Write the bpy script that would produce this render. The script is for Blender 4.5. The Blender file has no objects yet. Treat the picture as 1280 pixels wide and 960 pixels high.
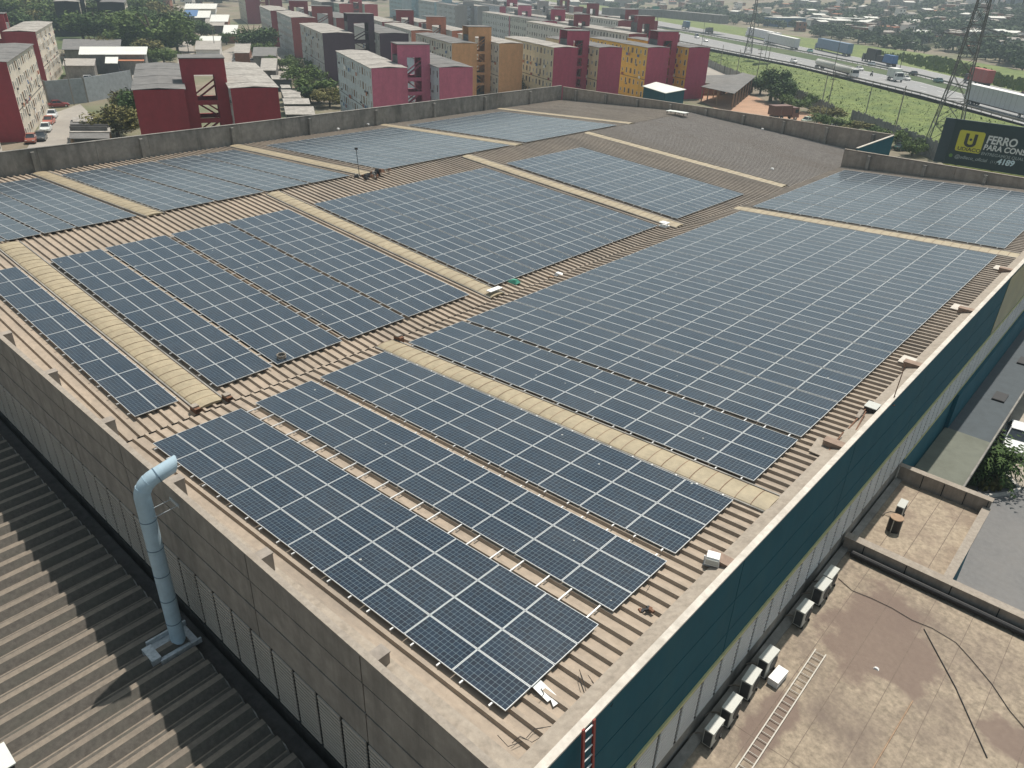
import bpy, bmesh, math, random
from mathutils import Vector, Matrix
random.seed(7)
S=bpy.context.scene; COL=S.collection
# ------------------------------------------------------------------ camera constants (surveyed from the roof grid)
F=938.07; CAM=Vector((28.042,-9.755,17.472))
RX=Vector((0.74229027,0.66932323,0.03180526)); RY=Vector((0.34183398,-0.33742111,-0.87709551)); RZ=Vector((-0.57632863,0.66193158,-0.47926183))
def A(u,v,z):            # where the sight line of a photo pixel meets the level z
    d=RX*((u-640)/F)+RY*((v-480)/F)+RZ; t=(z-CAM.z)/d.z; return Vector((CAM.x+d.x*t,CAM.y+d.y*t,z))
def R(a): return math.radians(a)
GZ=-11.3; HZ=-9.6
# ------------------------------------------------------------------ materials
def mat(name,col,rough=.8,var=.25,scale=1.5,metal=0.,bump=0.,dirt=None,dscale=.25,damt=.5,streak=None,spec=.5,stretch=None):
    m=bpy.data.materials.new(name); m.use_nodes=True; nt=m.node_tree; N=nt.nodes; L=nt.links
    b=N['Principled BSDF']; b.inputs['Roughness'].default_value=rough; b.inputs['Metallic'].default_value=metal
    b.inputs['Specular IOR Level'].default_value=spec
    tc=N.new('ShaderNodeTexCoord'); mp=N.new('ShaderNodeMapping'); L.new(tc.outputs['Object'],mp.inputs['Vector'])
    if stretch: mp.inputs['Scale'].default_value=stretch
    n=N.new('ShaderNodeTexNoise'); n.inputs['Scale'].default_value=scale; n.inputs['Detail'].default_value=7; n.inputs['Roughness'].default_value=.65
    L.new(mp.outputs[0],n.inputs['Vector'])
    mr=N.new('ShaderNodeMapRange'); mr.inputs[1].default_value=.3; mr.inputs[2].default_value=.7; mr.inputs[3].default_value=1-var; mr.inputs[4].default_value=1+var
    L.new(n.outputs[0],mr.inputs[0])
    mx=N.new('ShaderNodeMix'); mx.data_type='RGBA'; mx.blend_type='MULTIPLY'; mx.inputs[0].default_value=1
    mx.inputs[6].default_value=(*col,1); L.new(mr.outputs[0],mx.inputs[7]); out=mx.outputs[2]
    if dirt:
        n2=N.new('ShaderNodeTexNoise'); n2.inputs['Scale'].default_value=dscale; n2.inputs['Detail'].default_value=8; n2.inputs['Roughness'].default_value=.7
        mp2=N.new('ShaderNodeMapping'); L.new(tc.outputs['Object'],mp2.inputs['Vector'])
        if streak: mp2.inputs['Scale'].default_value=streak
        L.new(mp2.outputs[0],n2.inputs['Vector'])
        r2=N.new('ShaderNodeMapRange'); r2.inputs[1].default_value=.45; r2.inputs[2].default_value=.7; r2.inputs[3].default_value=0; r2.inputs[4].default_value=damt; L.new(n2.outputs[0],r2.inputs[0])
        m2=N.new('ShaderNodeMix'); m2.data_type='RGBA'; L.new(r2.outputs[0],m2.inputs[0]); L.new(out,m2.inputs[6]); m2.inputs[7].default_value=(*dirt,1); out=m2.outputs[2]
    L.new(out,b.inputs['Base Color'])
    if bump:
        bp=N.new('ShaderNodeBump'); bp.inputs['Strength'].default_value=bump; bp.inputs['Distance'].default_value=.05; L.new(n.outputs[0],bp.inputs['Height']); L.new(bp.outputs[0],b.inputs['Normal'])
    return m
M={}
def mk(name,*a,**k): M[name]=mat(name,*a,**k); return M[name]
mk('roof_near',(.365,.298,.232),.9,.16,3.,dirt=(.17,.15,.13),dscale=.35,damt=.55,streak=(.35,1.3,1),bump=.15)
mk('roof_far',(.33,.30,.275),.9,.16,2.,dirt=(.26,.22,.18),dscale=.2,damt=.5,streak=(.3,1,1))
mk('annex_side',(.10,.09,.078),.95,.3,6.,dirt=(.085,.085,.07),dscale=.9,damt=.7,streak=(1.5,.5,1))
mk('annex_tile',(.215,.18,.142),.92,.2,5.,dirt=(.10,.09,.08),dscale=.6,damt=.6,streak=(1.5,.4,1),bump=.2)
mk('concrete',(.32,.28,.24),.9,.2,2.,dirt=(.17,.15,.13),dscale=.9,damt=.75,streak=(1.3,1.3,.14),bump=.12)
mk('concrete_old',(.28,.265,.24),.92,.25,1.5,dirt=(.085,.085,.078),dscale=.5,damt=.75,streak=(1,1,.3))
mk('coping',(.315,.275,.23),.9,.2,6.,dirt=(.22,.18,.145),dscale=.9,damt=.5)
mk('coping_white',(.58,.535,.47),.85,.15,4.,dirt=(.36,.32,.27),dscale=.9,damt=.7)
mk('gutter',(.31,.265,.215),.9,.25,5.,dirt=(.40,.35,.29),dscale=.8,damt=.7)
mk('louver',(.50,.445,.38),.6,.1,1.,dirt=(.2,.17,.14),dscale=.5,damt=.4)
mk('louver_grey',(.66,.67,.66),.55,.08,1.,dirt=(.4,.4,.38),dscale=.5,damt=.4)
mk('dark_gap',(.025,.025,.025),.95,.1)
mk('gutter_dark',(.065,.06,.055),.9,.3,3.,dirt=(.12,.11,.10),dscale=1.2,damt=.6)
mk('teal',(.005,.082,.118),.7,.1,.6,dirt=(.022,.10,.125),dscale=.7,damt=.6,streak=(1,1.2,.09),spec=.15)
mk('teal_light',(.010,.10,.14),.7,.15,.6,spec=.2)
mk('stripe',(.52,.50,.25),.6,.08)
mk('poly',(.26,.25,.12),.4,.3,.8,dirt=(.12,.14,.10),dscale=.4,damt=.7)
mk('sky_grp',(.35,.29,.19),.6,.18,2.5,dirt=(.27,.225,.15),dscale=.5,damt=.6,bump=.08)
mk('alum',(.70,.70,.69),.42,.05,8.,metal=.35)
mk('frame',(.66,.68,.68),.4,.04,8.,metal=.25)
mk('steel',(.50,.54,.56),.45,.3,6.,metal=.3,dirt=(.6,.6,.6),dscale=6,damt=.8)
mk('pipe',(.42,.55,.63),.45,.1,3.,dirt=(.25,.36,.45),dscale=1.,damt=.4,streak=(1,1,.3))
mk('pipe_seam',(.13,.19,.25),.6,.1)
mk('rust',(.17,.085,.05),.9,.35,7.)
mk('red_paint',(.24,.028,.022),.55,.2,5.,dirt=(.12,.03,.02),dscale=5,damt=.6)
mk('white',(.78,.78,.76),.5,.05,3.)
mk('ac_body',(.50,.51,.47),.5,.1,3.,dirt=(.3,.28,.24),dscale=3,damt=.4)
mk('ac_dark',(.05,.055,.06),.6,.2,5.)
mk('black',(.02,.02,.022),.6,.2,5.)
mk('rubber',(.02,.02,.02),.85,.1)
mk('slab',(.29,.238,.178),.92,.38,4.5,dirt=(.155,.12,.10),dscale=.28,damt=.9,bump=.2)
mk('slab2',(.33,.27,.20),.92,.32,4.5,dirt=(.19,.14,.11),dscale=.45,damt=.95,bump=.2)
mk('slab_joint',(.16,.125,.10),.95,.3,6.)
mk('stain',(.15,.105,.085),.75,.15,2.)
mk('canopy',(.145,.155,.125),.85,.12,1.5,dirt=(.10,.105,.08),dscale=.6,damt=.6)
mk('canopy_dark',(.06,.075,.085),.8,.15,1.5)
mk('asphalt',(.16,.16,.16),.9,.12,3.,dirt=(.21,.20,.19),dscale=.15,damt=.6)
mk('road',(.235,.24,.245),.75,.1,.5,dirt=(.29,.29,.285),dscale=.05,damt=.6)
mk('paving',(.36,.32,.265),.9,.15,1.,dirt=(.25,.22,.18),dscale=.2,damt=.6)
mk('kerb',(.5,.48,.44),.9,.1,3)
mk('street',(.33,.305,.27),.9,.15,.4,dirt=(.22,.2,.18),dscale=.07,damt=.6)
mk('dirt',(.40,.25,.165),.95,.2,.4,dirt=(.30,.2,.14),dscale=.1,damt=.7)
mk('ground',(.21,.175,.13),.95,.3,.12,dirt=(.075,.115,.04),dscale=.022,damt=.95)
mk('grass',(.145,.185,.05),.95,.4,.5,dirt=(.075,.12,.032),dscale=.16,damt=.95,bump=.5)
mk('grass_dark',(.055,.085,.03),.95,.4,.4,dirt=(.11,.13,.045),dscale=.05,damt=.8)
mk('fibro',(.36,.34,.31),.92,.3,1.6,dirt=(.17,.155,.14),dscale=.5,damt=.85,streak=(1.2,.5,1))
mk('fibro_dark',(.17,.165,.16),.92,.2,1.,dirt=(.08,.08,.08),dscale=.4,damt=.7)
mk('pale_sheet',(.66,.68,.64),.7,.1,.6,dirt=(.45,.45,.42),dscale=.3,damt=.5)
mk('glass_dark',(.035,.045,.055),.15,.3,4.)
mk('wire',(.02,.02,.02),.7,.1)
mk('pylon',(.15,.145,.14),.6,.2,2,metal=.3)
mk('fence_grey',(.26,.26,.25),.9,.2,1.5,dirt=(.12,.12,.11),dscale=.7,damt=.7,streak=(1,1,.3))
mk('brick',(.30,.13,.075),.95,.25,1.5)
mk('clay',(.42,.17,.09),.9,.25,1.2)
mk('trunk',(.09,.065,.045),.95,.25,4.)
mk('blue_tarp',(.05,.14,.32),.6,.2,1.)
mk('bottle_green',(.10,.22,.16),.5,.3,4.)
mk('wood',(.34,.23,.15),.85,.25,5.)
mk('paper',(.8,.8,.78),.7,.05)
def solid(name,c,r=.6,var=.1): 
    if name not in M: mk(name,c,r,var,1.2)
    return M[name]
def leafmat(name,c1,c2):
    m=bpy.data.materials.new(name); m.use_nodes=True; nt=m.node_tree; N=nt.nodes; L=nt.links; b=N['Principled BSDF']
    b.inputs['Roughness'].default_value=.75; b.inputs['Specular IOR Level'].default_value=.2
    g=N.new('ShaderNodeNewGeometry'); n=N.new('ShaderNodeTexNoise'); n.inputs['Scale'].default_value=.7; n.inputs['Detail'].default_value=4
    L.new(g.outputs['Position'],n.inputs['Vector'])
    w=N.new('ShaderNodeTexWhiteNoise'); w.noise_dimensions='1D'; L.new(g.outputs['Random Per Island'],w.inputs['W'])
    ad=N.new('ShaderNodeMath'); ad.operation='MULTIPLY_ADD'; ad.inputs[1].default_value=.45; L.new(w.outputs[0],ad.inputs[0]); L.new(n.outputs[0],ad.inputs[2])
    r=N.new('ShaderNodeMapRange'); r.inputs[1].default_value=.45; r.inputs[2].default_value=1.0; L.new(ad.outputs[0],r.inputs[0])
    mx=N.new('ShaderNodeMix'); mx.data_type='RGBA'; L.new(r.outputs[0],mx.inputs[0]); mx.inputs[6].default_value=(*c1,1); mx.inputs[7].default_value=(*c2,1)
    L.new(mx.outputs[2],b.inputs['Base Color']); M[name]=m
leafmat('leaf_dark',(.025,.05,.016),(.085,.14,.04)); leafmat('leaf_mid',(.045,.08,.022),(.14,.20,.05))
leafmat('leaf_olive',(.08,.08,.025),(.22,.20,.07)); leafmat('leaf_grass',(.10,.145,.035),(.18,.215,.06)); leafmat('leaf_far',(.03,.055,.025),(.085,.125,.05))
def panelmat():
    m=bpy.data.materials.new('panel_glass'); m.use_nodes=True; nt=m.node_tree; N=nt.nodes; L=nt.links; b=N['Principled BSDF']
    uv=N.new('ShaderNodeUVMap'); sp=N.new('ShaderNodeSeparateXYZ'); L.new(uv.outputs[0],sp.inputs[0])
    def line(o,k,w):
        a=N.new('ShaderNodeMath'); a.operation='MULTIPLY'; a.inputs[1].default_value=k; L.new(o,a.inputs[0])
        f=N.new('ShaderNodeMath'); f.operation='FRACT'; L.new(a.outputs[0],f.inputs[0])
        s=N.new('ShaderNodeMath'); s.operation='SUBTRACT'; s.inputs[1].default_value=.5; L.new(f.outputs[0],s.inputs[0])
        q=N.new('ShaderNodeMath'); q.operation='ABSOLUTE'; L.new(s.outputs[0],q.inputs[0])
        g=N.new('ShaderNodeMath'); g.operation='GREATER_THAN'; g.inputs[1].default_value=.5-w/2; L.new(q.outputs[0],g.inputs[0])
        fl=N.new('ShaderNodeMath'); fl.operation='FLOOR'; L.new(a.outputs[0],fl.inputs[0]); return g.outputs[0],fl.outputs[0]
    lx,cx=line(sp.outputs[0],12,.055); ly,cy=line(sp.outputs[1],6,.055)
    mxm=N.new('ShaderNodeMath'); mxm.operation='MAXIMUM'; L.new(lx,mxm.inputs[0]); L.new(ly,mxm.inputs[1])
    cv=N.new('ShaderNodeCombineXYZ'); L.new(cx,cv.inputs[0]); L.new(cy,cv.inputs[1]); 
    g=N.new('ShaderNodeNewGeometry'); vs=N.new('ShaderNodeVectorMath'); vs.operation='SNAP'; vs.inputs[1].default_value=(1.975,1.01,50); L.new(g.outputs['Position'],vs.inputs[0])
    va=N.new('ShaderNodeVectorMath'); L.new(cv.outputs[0],va.inputs[0]); L.new(vs.outputs[0],va.inputs[1])
    wn=N.new('ShaderNodeTexWhiteNoise'); L.new(va.outputs[0],wn.inputs['Vector'])
    mx=N.new('ShaderNodeMix'); mx.data_type='RGBA'; L.new(wn.outputs[0],mx.inputs[0]); mx.inputs[6].default_value=(.006,.012,.025,1); mx.inputs[7].default_value=(.009,.022,.043,1)
    m2=N.new('ShaderNodeMix'); m2.data_type='RGBA'; L.new(mxm.outputs[0],m2.inputs[0]); L.new(mx.outputs[2],m2.inputs[6]); m2.inputs[7].default_value=(.16,.215,.245,1)
    # thin film of dust, uneven over the roof
    n=N.new('ShaderNodeTexNoise'); n.inputs['Scale'].default_value=.35; n.inputs['Detail'].default_value=6; L.new(g.outputs['Position'],n.inputs['Vector'])
    r=N.new('ShaderNodeMapRange'); r.inputs[1].default_value=.3; r.inputs[2].default_value=.75; r.inputs[3].default_value=.008; r.inputs[4].default_value=.055; L.new(n.outputs[0],r.inputs[0])
    m3=N.new('ShaderNodeMix'); m3.data_type='RGBA'; L.new(r.outputs[0],m3.inputs[0]); L.new(m2.outputs[2],m3.inputs[6]); m3.inputs[7].default_value=(.33,.31,.27,1)
    wp=N.new('ShaderNodeTexWhiteNoise'); L.new(vs.outputs[0],wp.inputs['Vector'])      # every panel carries its own film of dust
    rp=N.new('ShaderNodeMapRange'); rp.inputs[3].default_value=.75; rp.inputs[4].default_value=1.3; L.new(wp.outputs[0],rp.inputs[0])
    md=N.new('ShaderNodeMath'); md.operation='MULTIPLY'; L.new(r.outputs[0],md.inputs[0]); L.new(rp.outputs[0],md.inputs[1]); L.new(md.outputs[0],m3.inputs[0])
    sp2=N.new('ShaderNodeTexVoronoi'); sp2.inputs['Scale'].default_value=.8; L.new(g.outputs['Position'],sp2.inputs['Vector'])
    lt=N.new('ShaderNodeMath'); lt.operation='LESS_THAN'; lt.inputs[1].default_value=.035; L.new(sp2.outputs['Distance'],lt.inputs[0])
    m4=N.new('ShaderNodeMix'); m4.data_type='RGBA'; L.new(lt.outputs[0],m4.inputs[0]); L.new(m3.outputs[2],m4.inputs[6]); m4.inputs[7].default_value=(.45,.45,.42,1); m3=m4
    rr=N.new('ShaderNodeMapRange'); rr.inputs[3].default_value=.17; rr.inputs[4].default_value=.24; L.new(wp.outputs[0],rr.inputs[0]); L.new(rr.outputs[0],b.inputs['Roughness'])
    L.new(m3.outputs[2],b.inputs['Base Color']); b.inputs['Roughness'].default_value=.2; b.inputs['IOR'].default_value=1.5; b.inputs['Specular IOR Level'].default_value=.55; b.inputs['Sheen Weight'].default_value=.42; b.inputs['Sheen Roughness'].default_value=.35; b.inputs['Sheen Tint'].default_value=(.9,.97,1,1)
    M['panel_glass']=m
panelmat()
# ------------------------------------------------------------------ mesh helpers
class MB:
    def __init__(s): s.v=[]; s.f=[]; s.m=[]; s.uv={}
    def quad(s,a,b,c,d,m=0):
        i=len(s.v); s.v+= [tuple(a),tuple(b),tuple(c),tuple(d)]; s.f.append((i,i+1,i+2,i+3)); s.m.append(m)
    def poly(s,pts,m=0):
        i=len(s.v); s.v+=[tuple(p) for p in pts]; s.f.append(tuple(range(i,i+len(pts)))); s.m.append(m)
    def hexa(s,p,m=0):   # 8 corners: bottom ring 0-3 (ccw), top ring 4-7
        i=len(s.v); s.v+=[tuple(q) for q in p]
        for f in ((3,2,1,0),(4,5,6,7),(0,1,5,4),(1,2,6,5),(2,3,7,6),(3,0,4,7)): s.f.append(tuple(i+k for k in f)); s.m.append(m)
        return s
    def box(s,x0,y0,z0,x1,y1,z1,m=0):
        return s.hexa([(x0,y0,z0),(x1,y0,z0),(x1,y1,z0),(x0,y1,z0),(x0,y0,z1),(x1,y0,z1),(x1,y1,z1),(x0,y1,z1)],m)
    def sbox(s,x0,y0,x1,y1,zf,t,m=0):   # box on a slope: zf(x) bottom, thickness t
        return s.hexa([(x0,y0,zf(x0)),(x1,y0,zf(x1)),(x1,y1,zf(x1)),(x0,y1,zf(x0)),(x0,y0,zf(x0)+t),(x1,y0,zf(x1)+t),(x1,y1,zf(x1)+t),(x0,y1,zf(x0)+t)],m)
    def bar(s,a,b,w,h=None,m=0):
        a=Vector(a); b=Vector(b); h=h or w; d=(b-a).normalized(); up=Vector((0,0,1)) if abs(d.z)<.95 else Vector((0,1,0))
        r=d.cross(up).normalized()*w/2; u=r.cross(d).normalized()*h/2
        return s.hexa([a-r-u,a+r-u,a+r+u,a-r+u,b-r-u,b+r-u,b+r+u,b-r+u],m)
    def tube(s,pts,r,n=8,m=0,cap=True):
        pts=[Vector(p) for p in pts]; rs=r if isinstance(r,(list,tuple)) else [r]*len(pts); i0=len(s.v); pr=None
        for k,p in enumerate(pts):
            d=(pts[min(k+1,len(pts)-1)]-pts[max(k-1,0)]).normalized()
            if pr is None: up=Vector((0,0,1)) if abs(d.z)<.9 else Vector((1,0,0)); x=d.cross(up).normalized()
            else: x=(pr-d*pr.dot(d)).normalized()
            pr=x; y=d.cross(x)
            for j in range(n):
                a=2*math.pi*j/n; s.v.append(tuple(p+(x*math.cos(a)+y*math.sin(a))*rs[k]))
        for k in range(len(pts)-1):
            for j in range(n):
                a=i0+k*n+j; b=i0+k*n+(j+1)%n; s.f.append((a,b,b+n,a+n)); s.m.append(m)
        if cap:
            s.f.append(tuple(i0+j for j in reversed(range(n)))); s.m.append(m)
            e=i0+(len(pts)-1)*n; s.f.append(tuple(e+j for j in range(n))); s.m.append(m)
        return s
    def build(s,name,mats,parent=None,smooth=False,loc=None):
        me=bpy.data.meshes.new(name); me.from_pydata(s.v,[],s.f)
        if not isinstance(mats,(list,tuple)): mats=[mats]
        for q in mats: me.materials.append(M[q] if isinstance(q,str) else q)
        me.polygons.foreach_set('material_index',s.m)
        if smooth: me.polygons.foreach_set('use_smooth',[True]*len(s.f))
        me.update(); o=bpy.data.objects.new(name,me); COL.objects.link(o)
        if parent: o.parent=parent
        if loc is not None: o.location=loc
        return o
def tag(o,label=None,cat=None,group=None,kind=None):
    if label: o['label']=label
    if cat: o['category']=cat
    if group: o['group']=group
    if kind: o['kind']=kind
    return o
def thing(name,label,cat,loc=(0,0,0),rz=0,group=None):
    o=bpy.data.objects.new(name,None); COL.objects.link(o); o.location=loc; o.rotation_euler=(0,0,rz); o.empty_display_size=.3
    return tag(o,label,cat,group)
def copy_tree(o,parent=None):
    c=o.copy(); COL.objects.link(c); c.parent=parent
    for ch in list(o.children): copy_tree(ch,c)
    return c
def dup(o,loc,rz=0,label=None,group=None,scale=None):
    c=copy_tree(o); c.location=loc; c.rotation_euler=(0,0,rz)
    if scale: c.scale=scale if isinstance(scale,tuple) else (scale,)*3
    if label: c['label']=label
    if group: c['group']=group
    return c
ORD=['first','second','third','fourth','fifth','sixth','seventh','eighth','ninth','tenth','eleventh','twelfth','thirteenth','fourteenth','fifteenth','sixteenth','seventeenth','eighteenth','nineteenth','twentieth']

def patch_slab():      # damp brown patch on the slab, uneven edge, in the surface's own coordinates
    m=M['slab']; nt=m.node_tree; N=nt.nodes; L=nt.links; b=N['Principled BSDF']; src=b.inputs['Base Color'].links[0].from_socket
    tc=N.new('ShaderNodeTexCoord'); nz=N.new('ShaderNodeTexNoise'); nz.inputs['Scale'].default_value=.9; nz.inputs['Detail'].default_value=6; L.new(tc.outputs['Object'],nz.inputs['Vector'])
    tot=None
    for (cx_,cy_,rx_,ry_) in ((24.6,17.8,2.2,3.4),(26.2,17.2,1.6,2.2),(27.6,8.4,1.3,.8),(29.3,11.4,1.2,.8),(25.8,6.,.6,1.8),(23.4,10.5,.9,2.2),(30.5,16,1.6,1.)):
        s=N.new('ShaderNodeVectorMath'); s.operation='SUBTRACT'; s.inputs[1].default_value=(cx_,cy_,-6.3); L.new(tc.outputs['Object'],s.inputs[0])
        q=N.new('ShaderNodeVectorMath'); q.operation='MULTIPLY'; q.inputs[1].default_value=(1/rx_,1/ry_,0); L.new(s.outputs[0],q.inputs[0])
        l=N.new('ShaderNodeVectorMath'); l.operation='LENGTH'; L.new(q.outputs[0],l.inputs[0])
        if tot is None: tot=l.outputs['Value']
        else: mn=N.new('ShaderNodeMath'); mn.operation='MINIMUM'; L.new(tot,mn.inputs[0]); L.new(l.outputs['Value'],mn.inputs[1]); tot=mn.outputs[0]
    ad=N.new('ShaderNodeMath'); ad.operation='MULTIPLY_ADD'; ad.inputs[1].default_value=1.5; L.new(nz.outputs[0],ad.inputs[0]); L.new(tot,ad.inputs[2])
    r=N.new('ShaderNodeMapRange'); r.inputs[1].default_value=1.75; r.inputs[2].default_value=1.5; r.inputs[3].default_value=0; r.inputs[4].default_value=.85; L.new(ad.outputs[0],r.inputs[0])
    mx=N.new('ShaderNodeMix'); mx.data_type='RGBA'; L.new(r.outputs[0],mx.inputs[0]); L.new(src,mx.inputs[6]); mx.inputs[7].default_value=(.175,.128,.105,1); L.new(mx.outputs[2],b.inputs['Base Color'])
patch_slab()

def grey_far():        # the sheets turn greyer toward the far end of the roof
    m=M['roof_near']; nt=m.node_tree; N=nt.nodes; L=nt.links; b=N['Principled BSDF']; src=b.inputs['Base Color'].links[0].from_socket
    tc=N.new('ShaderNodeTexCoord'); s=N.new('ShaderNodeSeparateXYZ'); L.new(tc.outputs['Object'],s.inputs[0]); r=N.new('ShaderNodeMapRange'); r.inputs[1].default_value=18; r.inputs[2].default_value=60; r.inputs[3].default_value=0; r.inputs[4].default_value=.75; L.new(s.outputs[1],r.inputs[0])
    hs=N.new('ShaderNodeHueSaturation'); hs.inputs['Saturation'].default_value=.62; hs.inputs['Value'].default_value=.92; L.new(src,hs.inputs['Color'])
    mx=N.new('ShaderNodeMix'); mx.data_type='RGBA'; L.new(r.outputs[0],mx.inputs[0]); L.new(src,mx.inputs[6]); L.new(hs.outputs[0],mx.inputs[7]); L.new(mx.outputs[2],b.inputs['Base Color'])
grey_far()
mk('ladder_alum',(.50,.47,.41),.6,.12,6.)
mk('stub',(.27,.195,.15),.9,.2,4.)
def wallmat(c):
    k='facade_%d_%d_%d'%tuple(int(q*255) for q in c)
    if k not in M: mk(k,c,.88,.10,1.4,dirt=tuple(q*.62+.01 for q in c),dscale=.55,damt=.55,streak=(1,1,.16))
    return M[k]
# ================================================================== THE WAREHOUSE
SR,SL,SB=.04917,-.06511,.045
pR=lambda x:SR*x
pL=lambda x:-.514+SL*x
pB=lambda x:1.27+SB*(x+27.5)
W=thing('warehouse','large warehouse with ribbed brown roof, concrete parapets and teal facade under the solar panels','warehouse')
def ribbed(x0,x1,y0,y1,zf,pitch=.5,cuts=None,hi=.125):
    mb=MB(); ys=[]; y=y0
    while y<y1:
        for d,h in ((0,0),(.30,0),(.335,hi),(.455,hi),(.49,0)):
            if y+d<y1: ys.append((y+d,h))
        y+=pitch
    xs=[x0,x1]
    if cuts: xs=[x0]+cuts+[x1]
    for i in range(len(xs)-1):
        a,b=xs[i],xs[i+1]; lift=.012*(len(xs)-i)      # each run of sheets laps over the next
        i0=len(mb.v)
        for (yy,h) in ys: mb.v.append((a,yy,zf(a)+h+lift)); mb.v.append((b,yy,zf(b)+h+lift))
        for k in range(len(ys)-1):
            p=i0+2*k; mb.f.append((p,p+1,p+3,p+2)); mb.m.append(0)
    return mb
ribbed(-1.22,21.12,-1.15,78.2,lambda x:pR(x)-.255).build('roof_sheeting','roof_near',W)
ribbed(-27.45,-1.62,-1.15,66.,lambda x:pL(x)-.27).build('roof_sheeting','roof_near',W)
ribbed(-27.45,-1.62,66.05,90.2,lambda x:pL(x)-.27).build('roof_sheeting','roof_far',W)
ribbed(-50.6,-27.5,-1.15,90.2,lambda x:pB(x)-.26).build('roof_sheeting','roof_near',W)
g=MB(); g.box(-1.62,-1.2,-1.3,-1.60,78.3,-.46); g.box(-1.24,-1.2,-1.3,-1.22,78.3,-.335); g.box(-1.60,-1.2,-1.3,-1.24,78.3,-1.28); g.build('valley_gutter','dark_gap',W)
# bodies under the roof
b=MB(); b.box(-50.9,-1.3,GZ,21.3,78.3,-1.4); b.box(-50.9,78.3,GZ,-.2,90.3,-1.4); b.build('core_wall','concrete_old',W)
# left facade: concrete courses with joints, louvre band, dark base
yw=-1.63
def course(z0,z1,x0,x1,d): return (x0,yw+d,z0,x1,yw+.34,z1)
jx=[-51,-38.6,-27.2,-21.5,-15.8,-10.1,-4.4,1.3-.1,10.15,15.9,21.6]
for k,(z0,z1,d) in enumerate(((.26,1.32,0),(-1.0,.17,.02),(-2.33,-1.09,.02))):
    for i in range(len(jx)-1):
        if k==0 and i%2==0 and i<8: pass
        mb=MB(); mb.box(jx[i]+.028,yw+d,z0,jx[i+1]-.028,yw+.19,z1); mb.build('wall_course','concrete',W)
mb=MB(); mb.box(-51,yw+.07,-5.2,21.55,yw+.18,1.2); mb.build('joint_backing','dark_gap',W)
mb=MB(); mb.box(-51.05,yw-.01,1.323,21.36,yw+.2,1.385); mb.build('coping','coping',W)
x=-50.9+1.26*21
while x<21.2:                      # louvre bays 1.26 m wide
    mb=MB(); z=-2.42
    while z>-4.75:
        mb.box(x+.07,yw-.02,z-.10,x+1.19,yw+.02,z); z-=.165
    mb.box(x+.07,yw-.03,-2.41,x+1.19,yw+.02,-2.36); mb.build('louvre_panel','louver',W); x+=1.26
# inner flashing beside the left parapet
mb=MB(); mb.sbox(-1.2,yw+.205,21.2,-.80,lambda x:pR(x)-.22,.16); mb.sbox(-27.4,yw+.205,-1.65,-.85,lambda x:pL(x)-.22,.16); mb.build('roof_edge_flashing','gutter',W)
for x in (16.1,10.4,4.7,-1.0,-6.9,-12.6):
    zt=1.16; zr=(pR(x) if x>-1.3 else pL(x))-.3
    mb=MB(); mb.box(x-.18,yw+.207,zr,x+.18,-.92,zt); mb.box(x-.2,yw+.204,zt,x+.2,-.90,zt+.04); mb.build('beam_stub','concrete',W)
# back parapet (along y) and far parapet (along x)
def parapet(nm,p0,p1,zt,zb,m,mc,posts,inward,t=.22):
    mb=MB(); d=Vector((p1[0]-p0[0],p1[1]-p0[1],0)); L=d.length; d.normalize(); n=Vector((-d.y,d.x,0))*t
    k=int(L//5); step=L/k
    for i in range(k):
        a=Vector((*p0,0))+d*(i*step+.012); c=Vector((*p0,0))+d*((i+1)*step-.012)
        mb=MB(); zz=zt+random.uniform(-.02,.02)
        mb.hexa([(*(a).xy,zb),(*(c).xy,zb),(*(c+n).xy,zb),(*(a+n).xy,zb),(*(a).xy,zz),(*(c).xy,zz),(*(c+n).xy,zz),(*(a+n).xy,zz)]); mb.build(nm,m,W)
    mb=MB(); n2=n*1.35; a=Vector((*p0,0))-n*.17; c=Vector((*p1,0))-n*.17
    mb.hexa([(*a.xy,zt+.03),(*c.xy,zt+.03),(*(c+n2).xy,zt+.03),(*(a+n2).xy,zt+.03),(*a.xy,zt+.10),(*c.xy,zt+.10),(*(c+n2).xy,zt+.10),(*(a+n2).xy,zt+.10)]); mb.build('coping',mc,W)
    i=0; s=posts/2
    while s<L-.5:
        p=Vector((*p0,0))+d*s; q=n.normalized()*inward; o=(q*.02 if q.dot(n)<0 else n+q*.02)
        mb=MB(); e=d*.16; a=p+o
        mb.hexa([(*(a-e).xy,zb),(*(a+e).xy,zb),(*(a+e+q*.34).xy,zb),(*(a-e+q*.34).xy,zb),(*(a-e).xy,zt-.18),(*(a+e).xy,zt-.18),(*(a+e+q*.34).xy,zt-.18),(*(a-e+q*.34).xy,zt-.18)])
        mb.build('parapet_post','concrete_old',W); s+=posts
parapet('parapet_panel',(-50.9,-1.6),(-50.9,90.4),2.1,-1.5,'concrete_old','concrete_old',9.9,-1)
parapet('parapet_panel',(-50.7,90.4),(-.05,90.4),1.95,-1.5,'concrete','coping',5.7,-1)
parapet('parapet_panel',(-1.3,78.35),(21.5,78.35),1.62,-1.5,'concrete','coping',5.7,-1)
mb=MB(); mb.box(-.16,78.6,GZ,.0,90.6,1.9); mb.build('return_wall','teal_light',W); mb=MB(); mb.box(-.2,78.6,1.91,.04,90.6,1.98); mb.build('coping','coping_white',W)
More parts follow.
